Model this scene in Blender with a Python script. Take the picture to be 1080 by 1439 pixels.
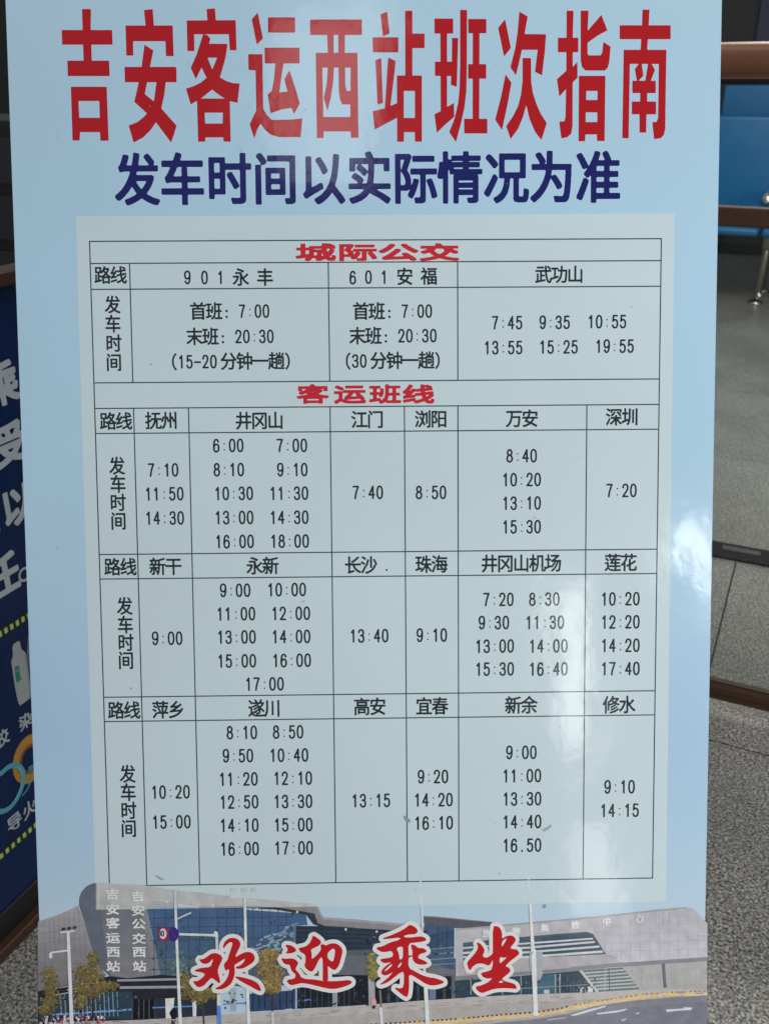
import bpy, bmesh, math, random
import numpy as np
from mathutils import Matrix, Vector

for o in list(bpy.data.objects):
    bpy.data.objects.remove(o)
SC = bpy.context.scene
COL = SC.collection
rnd = random.Random(7)

# ------------------------------------------------------------------ camera, world, lights, exposure
PITCH = math.radians(25.0)
CAM_H = 1.36
F = 1300.0                                   # focal length in photograph pixels (1080 x 1439)
CX, CY = 540.0, 719.5
C0 = np.array([0.0, 0.0, CAM_H])
RIGHT = np.array([1.0, 0.0, 0.0])
DOWN = np.array([0.0, -math.sin(PITCH), -math.cos(PITCH)])
FWD = np.array([0.0, math.cos(PITCH), -math.sin(PITCH)])
cam = bpy.data.cameras.new('camera')
cam.sensor_fit = 'VERTICAL'
cam.sensor_height = 36.0
cam.lens = 36.0 * F / 1439.0
cam.clip_start = 0.02
cam.clip_end = 200
cam.dof.use_dof = True
cam.dof.focus_distance = 1.08
cam.dof.aperture_fstop = 9.0
camo = bpy.data.objects.new('camera', cam)
COL.objects.link(camo)
camo.matrix_world = Matrix(((1, 0, 0, 0),
                            (0, -DOWN[1], -FWD[1], 0),
                            (0, -DOWN[2], -FWD[2], CAM_H),
                            (0, 0, 0, 1)))
SC.camera = camo

W = bpy.data.worlds.new('World')
SC.world = W
W.use_nodes = True
W.node_tree.nodes['Background'].inputs[0].default_value = (0.90, 0.94, 1.0, 1)
W.node_tree.nodes['Background'].inputs[1].default_value = 0.25


def area(name, loc, target, sx, sy, power, col=(1, 1, 1)):
    l = bpy.data.lights.new(name, 'AREA')
    l.shape = 'RECTANGLE'
    l.size, l.size_y = sx, sy
    l.energy = power
    l.color = col
    o = bpy.data.objects.new(name, l)
    COL.objects.link(o)
    d = (Vector(target) - Vector(loc)).normalized()
    o.rotation_euler = d.to_track_quat('-Z', 'Y').to_euler()
    o.location = loc
    return o


# daylight from the entrance: a big soft opening high to the right behind the viewer, ceiling light above
area('entrance_daylight', (2.9, -0.6, 1.9), (0.2, 1.2, 0.75), 2.0, 1.8, 76, (1.0, 0.985, 0.955))
area('ceiling_daylight', (-0.6, 1.2, 4.6), (0.2, 1.4, 0), 3.0, 2.0, 22, (1.0, 0.98, 0.95))
area('hall_daylight', (1.8, 3.5, 3.4), (1.5, 3.7, 0), 1.4, 1.4, 74, (1.0, 0.98, 0.92))
SC.view_settings.view_transform = 'Standard'
SC.view_settings.look = 'None'
SC.view_settings.exposure = 0.13
SC.view_settings.gamma = 1.0
SC.view_settings.use_curve_mapping = False

K = 0.66                                     # light level on the board: colours seen / K = colours of the ink


def lin(c):
    return tuple((x / 255 / 12.92 if x / 255 <= 0.04045 else ((x / 255 + 0.055) / 1.055) ** 2.4) for x in c)


def ink(c):
    return tuple(min(0.92, v / K) for v in lin(c)) + (1.0,)


# ------------------------------------------------------------------ geometry of the place
def rodrigues(w):
    t = np.linalg.norm(w)
    k = w / t
    M = np.array([[0, -k[2], k[1]], [k[2], 0, -k[0]], [-k[1], k[0], 0]])
    return np.eye(3) + math.sin(t) * M + (1 - math.cos(t)) * M @ M


SCALE = 0.8 / 0.9                            # the board is 80 cm wide
RB = rodrigues(np.array([0.073609334, -0.014740892, -0.008526255]))
TB = np.array([-0.018447503, 0.003057432, 1.211774087]) * SCALE
CAMM = np.stack([RIGHT, DOWN, FWD], 1)       # camera axes in the world
BU, BV = RB[:, 0], RB[:, 1]
BN = np.cross(BU, BV)


def on(px, py):
    """point of the tilted board (metres right, metres up from its middle) seen along a sight line"""
    px = np.asarray(px, float)
    py = np.asarray(py, float)
    d = np.stack([(px - CX) / F, (py - CY) / F, np.ones_like(px)], -1)
    s = (TB @ BN) / (d @ BN)
    p = d * s[..., None] - TB
    return np.stack([p @ BU, -(p @ BV)], -1)


def ray(px, py):
    return (px - CX) * RIGHT + (py - CY) * DOWN + F * FWD


def on_floor(px, py, h=0.0):
    d = ray(px, py)
    return C0 + d * ((h - CAM_H) / d[2])


A2 = np.array([0.418, 0.908])
A2 = A2 / np.linalg.norm(A2)
AV = np.array([A2[0], A2[1], 0.0])           # direction of the floor tiles into the hall
BVv = np.array([A2[1], -A2[0], 0.0])         # and across it
UP = np.array([0, 0, 1.0])


def frame(ax, ay, az, loc):
    return Matrix(((ax[0], ay[0], az[0], loc[0]), (ax[1], ay[1], az[1], loc[1]),
                   (ax[2], ay[2], az[2], loc[2]), (0, 0, 0, 1)))


# ------------------------------------------------------------------ materials
def nodes_of(m):
    m.use_nodes = True
    nt = m.node_tree
    return nt, nt.nodes, nt.links, nt.nodes['Principled BSDF']


def N(nt, typ, **kw):
    n = nt.nodes.new(typ)
    for k, v in kw.items():
        setattr(n, k, v)
    return n


def mat_simple(name, srgb, rough=0.5, metal=0.0, var=0.12, scale=30, bump=0.0, spec=0.5, linear=None):
    m = bpy.data.materials.new(name)
    nt, nd, lk, b = nodes_of(m)
    c = linear or lin(srgb)
    tc = N(nt, 'ShaderNodeTexCoord')
    nz = N(nt, 'ShaderNodeTexNoise')
    nz.inputs['Scale'].default_value = scale
    nz.inputs['Detail'].default_value = 5
    lk.new(tc.outputs['Object'], nz.inputs['Vector'])
    mx = N(nt, 'ShaderNodeMix', data_type='RGBA')
    mx.inputs[6].default_value = tuple(v * (1 - var) for v in c) + (1,)
    mx.inputs[7].default_value = tuple(min(1, v * (1 + var)) for v in c) + (1,)
    lk.new(nz.outputs['Fac'], mx.inputs[0])
    lk.new(mx.outputs[2], b.inputs['Base Color'])
    rr = N(nt, 'ShaderNodeMapRange')
    rr.inputs[3].default_value = max(0.03, rough - 0.08)
    rr.inputs[4].default_value = rough + 0.08
    lk.new(nz.outputs['Fac'], rr.inputs[0])
    lk.new(rr.outputs[0], b.inputs['Roughness'])
    b.inputs['Metallic'].default_value = metal
    b.inputs['Specular IOR Level'].default_value = spec
    if bump:
        bp = N(nt, 'ShaderNodeBump')
        bp.inputs['Strength'].default_value = 0.5
        bp.inputs['Distance'].default_value = bump
        lk.new(nz.outputs['Fac'], bp.inputs['Height'])
        lk.new(bp.outputs[0], b.inputs['Normal'])
    return m


def mat_print(name, rough, wave, ripple, grain=0.05, mottle=0.035, mscale=3.0):
    """laminated print: ink colour from the mesh, a glossy film that is never quite flat"""
    m = bpy.data.materials.new(name)
    nt, nd, lk, b = nodes_of(m)
    at = N(nt, 'ShaderNodeAttribute', attribute_name='ink')
    tc = N(nt, 'ShaderNodeTexCoord')
    g = N(nt, 'ShaderNodeTexNoise')
    g.inputs['Scale'].default_value = 420
    g.inputs['Detail'].default_value = 2
    lk.new(tc.outputs['Object'], g.inputs['Vector'])
    mr = N(nt, 'ShaderNodeMapRange')
    mr.inputs[1].default_value = 0.3
    mr.inputs[2].default_value = 0.7
    mr.inputs[3].default_value = 1 - grain
    mr.inputs[4].default_value = 1 + grain
    lk.new(g.outputs['Fac'], mr.inputs[0])
    big = N(nt, 'ShaderNodeTexNoise')
    big.inputs['Scale'].default_value = mscale
    big.inputs['Detail'].default_value = 3
    lk.new(tc.outputs['Object'], big.inputs['Vector'])
    mr2 = N(nt, 'ShaderNodeMapRange')
    mr2.inputs[1].default_value = 0.3
    mr2.inputs[2].default_value = 0.7
    mr2.inputs[3].default_value = 1 - mottle
    mr2.inputs[4].default_value = 1 + mottle
    lk.new(big.outputs['Fac'], mr2.inputs[0])
    mm = N(nt, 'ShaderNodeMath', operation='MULTIPLY')
    lk.new(mr.outputs[0], mm.inputs[0])
    lk.new(mr2.outputs[0], mm.inputs[1])
    vm = N(nt, 'ShaderNodeVectorMath', operation='SCALE')
    lk.new(at.outputs['Color'], vm.inputs[0])
    lk.new(mm.outputs[0], vm.inputs['Scale'])
    lk.new(vm.outputs[0], b.inputs['Base Color'])
    b.inputs['Roughness'].default_value = 0.7
    b.inputs['Specular IOR Level'].default_value = 0.0
    b.inputs['Coat Weight'].default_value = 1.0
    b.inputs['Coat Roughness'].default_value = rough
    b.inputs['Coat IOR'].default_value = 1.5
    w1 = N(nt, 'ShaderNodeTexNoise')
    w1.inputs['Scale'].default_value = 5.0
    w1.inputs['Detail'].default_value = 1.0
    lk.new(tc.outputs['Object'], w1.inputs['Vector'])
    w2 = N(nt, 'ShaderNodeTexNoise')
    w2.inputs['Scale'].default_value = 30.0
    w2.inputs['Detail'].default_value = 3.5
    lk.new(tc.outputs['Object'], w2.inputs['Vector'])
    b1 = N(nt, 'ShaderNodeBump')
    b1.inputs['Strength'].default_value = 1.0
    b1.inputs['Distance'].default_value = wave
    lk.new(w1.outputs['Fac'], b1.inputs['Height'])
    b2 = N(nt, 'ShaderNodeBump')
    b2.inputs['Strength'].default_value = 1.0
    b2.inputs['Distance'].default_value = ripple
    lk.new(w2.outputs['Fac'], b2.inputs['Height'])
    lk.new(b1.outputs[0], b2.inputs['Normal'])
    lk.new(b2.outputs[0], b.inputs['Coat Normal'])
    return m


M_PRINT = mat_print('laminated_print', 0.115, 0.0032, 0.00034, 0.012)
M_PHOTO = mat_print('printed_photograph', 0.115, 0.0032, 0.00034, 0.05, 0.11, 70.0)
M_POSTER = mat_print('poster_print', 0.32, 0.002, 0.0001)
M_BRONZE = mat_simple('bronze_metal', (76, 52, 38), 0.42, 0.2, 0.10, 60)
M_BRONZE_DARK = mat_simple('dark_bronze', (40, 30, 26), 0.4, 0.2, 0.10, 60)
M_RAIL = mat_simple('bronze_handrail', (124, 84, 62), 0.36, 0.3, 0.10, 60)
M_BLACK = mat_simple('black_metal', (30, 30, 30), 0.45, 0.0, 0.2, 40)
M_STEEL = mat_simple('brushed_steel', (150, 146, 134), 0.3, 0.9, 0.08, 50)
M_BLUE = mat_simple('blue_seat', (16, 104, 156), 0.42, 0.0, 0.06, 12)
M_BLUE_DARK = mat_simple('blue_headrest', (30, 100, 146), 0.55, 0.0, 0.06, 12)
M_WALL = mat_simple('dark_wall', (46, 47, 46), 0.6, 0.0, 0.10, 4)
M_NAVY = mat_simple('navy_panel', (52, 58, 84), 0.5, 0.0, 0.10, 6)
M_CHROME = mat_simple('bright_chrome', (215, 212, 200), 0.16, 1.0, 0.05, 20)


def mat_floor():
    m = bpy.data.materials.new('granite_tiles')
    nt, nd, lk, b = nodes_of(m)
    tc = N(nt, 'ShaderNodeTexCoord')
    n1 = N(nt, 'ShaderNodeTexNoise')
    n1.inputs['Scale'].default_value = 195
    n1.inputs['Detail'].default_value = 3
    n1.inputs['Roughness'].default_value = 0.6
    lk.new(tc.outputs['Object'], n1.inputs['Vector'])
    cr = N(nt, 'ShaderNodeValToRGB')
    e = cr.color_ramp.elements
    e[0].position = 0.36
    e[0].color = (0.035, 0.035, 0.033, 1)
    e[1].position = 0.66
    e[1].color = (0.50, 0.485, 0.44, 1)
    k = e.new(0.47)
    k.color = (0.225, 0.215, 0.19, 1)
    k = e.new(0.56)
    k.color = (0.36, 0.355, 0.33, 1)
    lk.new(n1.outputs['Fac'], cr.inputs[0])
    v = N(nt, 'ShaderNodeTexVoronoi')
    v.inputs['Scale'].default_value = 260
    lk.new(tc.outputs['Object'], v.inputs['Vector'])
    hs = N(nt, 'ShaderNodeSeparateColor')
    lk.new(v.outputs['Color'], hs.inputs[0])
    mr = N(nt, 'ShaderNodeMapRange')
    mr.inputs[3].default_value = 0.55
    mr.inputs[4].default_value = 1.35
    lk.new(hs.outputs[0], mr.inputs[0])
    vm = N(nt, 'ShaderNodeVectorMath', operation='SCALE')
    lk.new(cr.outputs[0], vm.inputs[0])
    lk.new(mr.outputs[0], vm.inputs['Scale'])
    # broad wear
    n2 = N(nt, 'ShaderNodeTexNoise')
    n2.inputs['Scale'].default_value = 2.2
    n2.inputs['Detail'].default_value = 4
    lk.new(tc.outputs['Object'], n2.inputs['Vector'])
    mr2 = N(nt, 'ShaderNodeMapRange')
    mr2.inputs[1].default_value = 0.3
    mr2.inputs[2].default_value = 0.7
    mr2.inputs[3].default_value = 0.78
    mr2.inputs[4].default_value = 1.18
    lk.new(n2.outputs['Fac'], mr2.inputs[0])
    vm2 = N(nt, 'ShaderNodeVectorMath', operation='SCALE')
    lk.new(vm.outputs[0], vm2.inputs[0])
    lk.new(mr2.outputs[0], vm2.inputs['Scale'])
    # tile joints
    sp = N(nt, 'ShaderNodeSeparateXYZ')
    lk.new(tc.outputs['Object'], sp.inputs[0])

    def joint(sock, size, half):
        a = N(nt, 'ShaderNodeMath', operation='DIVIDE')
        a.inputs[1].default_value = size
        lk.new(sock, a.inputs[0])
        r = N(nt, 'ShaderNodeMath', operation='ROUND')
        lk.new(a.outputs[0], r.inputs[0])
        s = N(nt, 'ShaderNodeMath', operation='SUBTRACT')
        lk.new(a.outputs[0], s.inputs[0])
        lk.new(r.outputs[0], s.inputs[1])
        q = N(nt, 'ShaderNodeMath', operation='ABSOLUTE')
        lk.new(s.outputs[0], q.inputs[0])
        lt = N(nt, 'ShaderNodeMath', operation='LESS_THAN')
        lt.inputs[1].default_value = half / size
        lk.new(q.outputs[0], lt.inputs[0])
        return lt.outputs[0]
    near = N(nt, 'ShaderNodeMath', operation='LESS_THAN')
    near.inputs[1].default_value = 0.0
    lk.new(sp.outputs[1], near.inputs[0])
    ja = joint(sp.outputs[0], 1.2, 0.0024)
    jm = N(nt, 'ShaderNodeMath', operation='MULTIPLY')
    lk.new(ja, jm.inputs[0])
    lk.new(near.outputs[0], jm.inputs[1])
    j1 = jm.outputs[0]
    j2 = joint(sp.outputs[1], float((on_floor(1033, 791) - on_floor(1030, 1049)) @ AV), 0.0015)
    mx0 = N(nt, 'ShaderNodeMath', operation='MAXIMUM')
    lk.new(j1, mx0.inputs[0])
    lk.new(j2, mx0.inputs[1])
    mx = N(nt, 'ShaderNodeMix', data_type='RGBA')
    lk.new(mx0.outputs[0], mx.inputs[0])
    lk.new(vm2.outputs[0], mx.inputs[6])
    mx.inputs[7].default_value = (0.012, 0.012, 0.012, 1)
    lk.new(mx.outputs[2], b.inputs['Base Color'])
    mr3 = N(nt, 'ShaderNodeMapRange')
    mr3.inputs[3].default_value = 0.22
    mr3.inputs[4].default_value = 0.42
    lk.new(n2.outputs['Fac'], mr3.inputs[0])
    lk.new(mr3.outputs[0], b.inputs['Roughness'])
    return m


def mat_glass():
    m = bpy.data.materials.new('clear_glass')
    m.use_nodes = True
    nt = m.node_tree
    nt.nodes.clear()
    out = N(nt, 'ShaderNodeOutputMaterial')
    t = N(nt, 'ShaderNodeBsdfTransparent')
    t.inputs[0].default_value = (0.93, 0.96, 0.95, 1)
    g = N(nt, 'ShaderNodeBsdfGlossy')
    g.inputs['Roughness'].default_value = 0.06
    fr = N(nt, 'ShaderNodeFresnel')
    fr.inputs[0].default_value = 1.45
    mx = N(nt, 'ShaderNodeMixShader')
    nt.links.new(fr.outputs[0], mx.inputs[0])
    nt.links.new(t.outputs[0], mx.inputs[1])
    nt.links.new(g.outputs[0], mx.inputs[2])
    nt.links.new(mx.outputs[0], out.inputs[0])
    return m


# ------------------------------------------------------------------ object helpers
def tag(o, label=None, cat=None, kind=None, group=None):
    if label:
        o['label'] = label
    if cat:
        o['category'] = cat
    if kind:
        o['kind'] = kind
    if group:
        o['group'] = group
    return o


def empty(name, mw):
    o = bpy.data.objects.new(name, None)
    o.empty_display_size = 0.1
    COL.objects.link(o)
    o.matrix_world = mw
    return o


def link(name, me, mat, parent=None):
    if mat is not None:
        me.materials.append(mat)
    o = bpy.data.objects.new(name, me)
    COL.objects.link(o)
    if parent is not None:
        o.parent = parent
    return o


def bx(bm, c, s, bev=0.0, seg=2, rot=None):
    r = bmesh.ops.create_cube(bm, size=1.0)
    vs = r['verts']
    bmesh.ops.scale(bm, vec=Vector(s), verts=vs)
    if bev:
        es = list({e for v in vs for e in v.link_edges})
        r2 = bmesh.ops.bevel(bm, geom=es, offset=bev, segments=seg, profile=0.5, affect='EDGES')
        vs = list({v for f in r2['faces'] for v in f.verts} | {v for v in vs if v.is_valid})
    if rot is not None:
        bmesh.ops.rotate(bm, cent=(0, 0, 0), matrix=rot, verts=vs)
    bmesh.ops.translate(bm, vec=Vector(c), verts=vs)


def tube(bm, pts, rad, n=14):
    pts = [Vector(p) for p in pts]
    rads = rad if isinstance(rad, (list, tuple)) else [rad] * len(pts)
    rings = []
    for i, p in enumerate(pts):
        t = (pts[min(i + 1, len(pts) - 1)] - pts[max(i - 1, 0)]).normalized()
        a = t.cross(Vector((0.31, 0.9, 0.17))).normalized()
        b = t.cross(a)
        rings.append([bm.verts.new(p + (a * math.cos(2 * math.pi * k / n) + b * math.sin(2 * math.pi * k / n)) * rads[i]) for k in range(n)])
    for r0, r1 in zip(rings, rings[1:]):
        for k in range(n):
            bm.faces.new((r0[k], r0[(k + 1) % n], r1[(k + 1) % n], r1[k]))
    bm.faces.new(rings[0])
    bm.faces.new(rings[-1])


def bobj(name, bm, mat, parent=None, smooth=False):
    bmesh.ops.recalc_face_normals(bm, faces=bm.faces)
    me = bpy.data.meshes.new(name)
    bm.to_mesh(me)
    bm.free()
    if smooth:
        for p in me.polygons:
            p.use_smooth = True
    return link(name, me, mat, parent)


class Ink:
    """flat printed shapes gathered into one mesh with an ink colour per shape"""

    def __init__(self):
        self.v, self.f, self.c = [], [], []

    def poly(self, pts, z, col):
        n = len(self.v)
        for p in pts:
            self.v.append((p[0], p[1], z))
            self.c.append(col)
        self.f.append(tuple(range(n, n + len(pts))))

    def mesh(self, V, Fc, z, col):
        n = len(self.v)
        self.v.extend((float(a), float(b), z) for a, b in V)
        self.c.extend([col] * len(V))
        self.f.extend(tuple(i + n for i in f) for f in Fc)

    def build(self, name, mat, parent, label=None):
        me = bpy.data.meshes.new(name)
        me.from_pydata(self.v, [], self.f)
        at = me.color_attributes.new('ink', 'FLOAT_COLOR', 'POINT')
        at.data.foreach_set('color', np.array(self.c, dtype=np.float32).ravel())
        me.update()
        o = link(name, me, mat, parent)
        # make every face look out of the board
        nz = np.zeros(len(me.polygons) * 3)
        me.polygons.foreach_get('normal', nz)
        flip = np.nonzero(nz[2::3] < 0)[0]
        if len(flip):
            b = bmesh.new()
            b.from_mesh(me)
            b.faces.ensure_lookup_table()
            bmesh.ops.reverse_faces(b, faces=[b.faces[int(i)] for i in flip])
            b.to_mesh(me)
            b.free()
        if label:
            o['label'] = label
        return o


# ------------------------------------------------------------------ lettering: distance fields turned into outlines
def poly_sd(P, X, Y):
    P = np.asarray(P, float)
    d2 = np.full(X.shape, 1e18)
    ins = np.zeros(X.shape, bool)
    n = len(P)
    for i in range(n):
        x0, y0 = P[i]
        x1, y1 = P[(i + 1) % n]
        ex, ey = x1 - x0, y1 - y0
        L = ex * ex + ey * ey + 1e-12
        t = np.clip(((X - x0) * ex + (Y - y0) * ey) / L, 0, 1)
        d2 = np.minimum(d2, (X - x0 - t * ex) ** 2 + (Y - y0 - t * ey) ** 2)
        if y0 != y1:
            c = ((y0 > Y) != (y1 > Y)) & (X < ex * (Y - y0) / (y1 - y0) + x0)
            ins ^= c
    d = np.sqrt(d2)
    return np.where(ins, -d, d)


def line_sd(P, X, Y):
    d2 = np.full(X.shape, 1e18)
    for (x0, y0), (x1, y1) in zip(P, P[1:]):
        ex, ey = x1 - x0, y1 - y0
        L = ex * ex + ey * ey + 1e-12
        t = np.clip(((X - x0) * ex + (Y - y0) * ey) / L, 0, 1)
        d2 = np.minimum(d2, (X - x0 - t * ex) ** 2 + (Y - y0 - t * ey) ** 2)
    return np.sqrt(d2)


def chaikin(P, n=2, closed=True):
    P = [tuple(p) for p in P]
    for _ in range(n):
        Q = []
        m = len(P)
        if not closed:
            Q.append(P[0])
        for i in range(m if closed else m - 1):
            a, b = P[i], P[(i + 1) % m]
            Q.append((a[0] * .75 + b[0] * .25, a[1] * .75 + b[1] * .25))
            Q.append((a[0] * .25 + b[0] * .75, a[1] * .25 + b[1] * .75))
        if not closed:
            Q.append(P[-1])
        P = Q
    return P


def contour(Fd, x0, y0, st):
    """faces covering the cells where the field is negative"""
    ny, nx = Fd.shape
    ins = Fd < 0
    V, Fc, idx = [], [], {}

    def vert(x, y):
        k = (round(x * 64), round(y * 64))
        if k not in idx:
            idx[k] = len(V)
            V.append((x0 + x * st, y0 + y * st))
        return idx[k]
    cnt = ins[:-1, :-1].astype(int) + ins[1:, :-1] + ins[:-1, 1:] + ins[1:, 1:]
    for j in range(ny - 1):
        row = cnt[j]
        if not row.any():
            continue
        i = 0
        while i < nx - 1:
            c = row[i]
            if c == 4:
                k = i
                while k < nx - 1 and row[k] == 4:
                    k += 1
                Fc.append((vert(i, j), vert(k, j), vert(k, j + 1), vert(i, j + 1)))
                i = k
                continue
            if c:
                cs = [(i, j), (i + 1, j), (i + 1, j + 1), (i, j + 1)]
                vals = [Fd[y, x] for x, y in cs]
                pol = []
                for a in range(4):
                    b = (a + 1) % 4
                    if vals[a] < 0:
                        pol.append(vert(*cs[a]))
                    if (vals[a] < 0) != (vals[b] < 0):
                        t = vals[a] / (vals[a] - vals[b])
                        t = min(0.98, max(0.02, t))
                        pol.append(vert(cs[a][0] + t * (cs[b][0] - cs[a][0]), cs[a][1] + t * (cs[b][1] - cs[a][1])))
                pol = [p for q, p in enumerate(pol) if p != pol[q - 1]]
                if len(set(pol)) >= 3 and len(set(pol)) == len(pol):
                    Fc.append(tuple(pol))
            i += 1
    return np.array(V).reshape(-1, 2), Fc


def traced(parts, step, grow=0.0, smooth=0):
    """union of outlines (each with holes) -> faces"""
    allp = np.concatenate([np.asarray(p, float) for p, h in parts])
    m = abs(grow) + 3 * step
    x0, y0 = allp.min(0) - m
    x1, y1 = allp.max(0) + m
    X, Y = np.meshgrid(np.arange(x0, x1 + step, step), np.arange(y0, y1 + step, step))
    Fd = np.full(X.shape, 1e9)
    for p, holes in parts:
        d = poly_sd(chaikin(p, smooth) if smooth else p, X, Y)
        for h in holes:
            d = np.maximum(d, -poly_sd(chaikin(h, smooth) if smooth else h, X, Y))
        Fd = np.minimum(Fd, d)
    return contour(Fd - grow, x0, y0, step)


_raw = {}


def font_triangles(ch):
    if ch in _raw:
        return _raw[ch]
    cu = bpy.data.curves.new('glyph', 'FONT')
    cu.body = ch
    cu.size = 1.0
    cu.resolution_u = 6
    o = bpy.data.objects.new('glyph', cu)
    COL.objects.link(o)
    dg = bpy.context.evaluated_depsgraph_get()
    ev = o.evaluated_get(dg)
    me = ev.to_mesh()
    me.calc_loop_triangles()
    V = np.array([v.co[:2] for v in me.vertices]).reshape(-1, 2)
    T = np.array([t.vertices[:] for t in me.loop_triangles]).reshape(-1, 3)
    ev.to_mesh_clear()
    bpy.data.objects.remove(o)
    bpy.data.curves.remove(cu)
    _raw[ch] = (V, T)
    return V, T


_cache = {}
DIG = {
    '1': ([[(.20, .80), (.56, 1.0), (.56, 0)]], 0),
    '2': ([[(.04, .74), (.08, .88), (.25, 1), (.52, 1.02), (.82, .97), (.97, .8), (.93, .62), (.7, .42), (.3, .16), (.03, 0)], [(.03, 0), (.98, 0)]], 1),
    '3': ([[(.04, .8), (.15, .96), (.48, 1.02), (.82, .97), (.94, .8), (.88, .62), (.68, .54), (.40, .53)],
           [(.40, .53), (.74, .52), (.97, .40), (.97, .15), (.80, .0), (.46, -.02), (.14, .03), (.02, .2)]], 1),
    '4': ([[(.74, 0), (.74, 1), (.0, .30), (1, .30)]], 0),
    '5': ([[(.90, 1), (.17, 1)], [(.17, 1), (.10, .54)], [(.10, .54), (.28, .64), (.6, .67), (.90, .56), (.99, .32), (.90, .07), (.52, -.03), (.16, .02), (.02, .19)]], 1),
    '6': ([[(.90, .82), (.80, .96), (.54, 1.02), (.22, .96), (.04, .70), (.0, .34), (.06, .10), (.30, -.03), (.66, -.02), (.95, .10), (1.0, .34), (.88, .56), (.52, .62), (.18, .54), (.02, .34)]], 1),
    '7': ([[(.02, 1), (.98, 1)], [(.98, 1), (.66, .62), (.46, .3), (.38, 0)]], 1),
    '-': ([[(-.05, .46), (1.05, .46)]], 0),
    '(': ([[(.95, 1.15), (.5, .9), (.35, .5), (.5, .1), (.95, -.15)]], 1),
    ')': ([[(.05, 1.15), (.5, .9), (.65, .5), (.5, .1), (.05, -.15)]], 1),
}
DIG['9'] = ([[(1 - x, 1 - y) for x, y in DIG['6'][0][0]]], 1)
DIG['0'] = ([[(.5 + .5 * math.copysign(abs(math.cos(a)) ** .85, math.cos(a)), .5 + .51 * math.copysign(abs(math.sin(a)) ** .85, math.sin(a)))
              for a in [k * math.pi / 12 for k in range(25)]]], 0)
DIG['8'] = ([[(.5 + .41 * math.cos(a), .775 + .235 * math.sin(a)) for a in [k * math.pi / 10 for k in range(21)]],
             [(.5 + .5 * math.cos(a), .27 + .28 * math.sin(a)) for a in [k * math.pi / 10 for k in range(21)]]], 0)


def digit(ch, rad=1.3):
    """thin upright figure, photograph pixels, centred"""
    key = ('d', ch, rad)
    if key in _cache:
        return _cache[key]
    w, h = 7.0, 16.6
    st = 0.42
    X, Y = np.meshgrid(np.arange(-7, 7.01, st), np.arange(-14, 14.01, st))
    Fd = np.full(X.shape, 1e9)
    if ch == '；':
        for yy in (.12, .62):
            Fd = np.minimum(Fd, np.hypot(X, Y - (yy - .5) * h) - 1.75)
    elif ch in ':.':
        for yy in ((.14, .66) if ch == ':' else (.02,)):
            Fd = np.minimum(Fd, np.maximum(abs(X), abs(Y - (yy - .5) * h)) - (0.95 if ch == ':' else 1.3))
    else:
        lines, sm = DIG[ch]
        for L in lines:
            L = chaikin(L, 2, False) if sm and len(L) > 2 else L
            Fd = np.minimum(Fd, line_sd([((x - .5) * w, (y - .5) * h) for x, y in L], X, Y) - rad)
    _cache[key] = contour(Fd, -7, -14, st)
    return _cache[key]


def glyph(ch, grow, wide=1.0, tall=1.0):
    """character of the built-in font, em square = 1, centred, stroke widened by grow (of an em)"""
    key = (ch, grow, wide, tall)
    if key in _cache:
        return _cache[key]
    V, T = font_triangles(ch)
    R = 168
    lo = -0.14
    span = 1.28
    P = (V - np.array([0.5, 0.357])) / 0.93 + 0.5
    g = (P - lo) / span * R
    M = np.zeros((R, R), bool)
    for a, b, c in T:
        p, q, r = g[a], g[b], g[c]
        xmin, xmax = int(max(0, min(p[0], q[0], r[0]) - 1)), int(min(R - 1, max(p[0], q[0], r[0]) + 1))
        ymin, ymax = int(max(0, min(p[1], q[1], r[1]) - 1)), int(min(R - 1, max(p[1], q[1], r[1]) + 1))
        if xmax < xmin or ymax < ymin:
            continue
        X, Y = np.meshgrid(np.arange(xmin, xmax + 1) + .5, np.arange(ymin, ymax + 1) + .5)

        def e(u, v):
            return (v[0] - u[0]) * (Y - u[1]) - (v[1] - u[1]) * (X - u[0])
        e0, e1, e2 = e(p, q), e(q, r), e(r, p)
        M[ymin:ymax + 1, xmin:xmax + 1] |= ((e0 >= -1e-9) & (e1 >= -1e-9) & (e2 >= -1e-9)) | ((e0 <= 1e-9) & (e1 <= 1e-9) & (e2 <= 1e-9))
    rad = int(math.ceil(grow / span * R)) + 4
    pad = np.pad(M, rad)
    out = np.full((R, R), 1e9)
    inn = np.full((R, R), 1e9)
    for dy in range(-rad, rad + 1):
        for dx in range(-rad, rad + 1):
            dd = max(abs(dx * wide), abs(dy * tall), 0.6 * (abs(dx * wide) + abs(dy * tall))) if grow > 0.025 else math.hypot(dx * wide, dy * tall)
            s = pad[rad + dy:rad + dy + R, rad + dx:rad + dx + R]
            out = np.where(s, np.minimum(out, dd), out)
            inn = np.where(~s, np.minimum(inn, dd), inn)
    Fd = np.where(M, -(np.minimum(inn, rad) - .5), np.minimum(out, rad) - .5)
    k = np.exp(-np.arange(-3, 4) ** 2 / (2 * 1.1 ** 2))
    k /= k.sum()
    Fp = np.pad(Fd, 3, mode='edge')
    Fd = sum(k[i] * Fp[:, i:i + R] for i in range(7))
    Fd = sum(k[i] * Fd[i:i + R, :] for i in range(7))
    Fd = Fd - grow / span * R
    Fd = Fd[::2, ::2]
    V2, F2 = contour(Fd, 0.5 / R * span + lo - 0.5, 0.5 / R * span + lo - 0.5, 2 * span / R)
    _cache[key] = (V2, F2)
    return _cache[key]


HALF = set('0123456789:.-() ')


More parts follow.
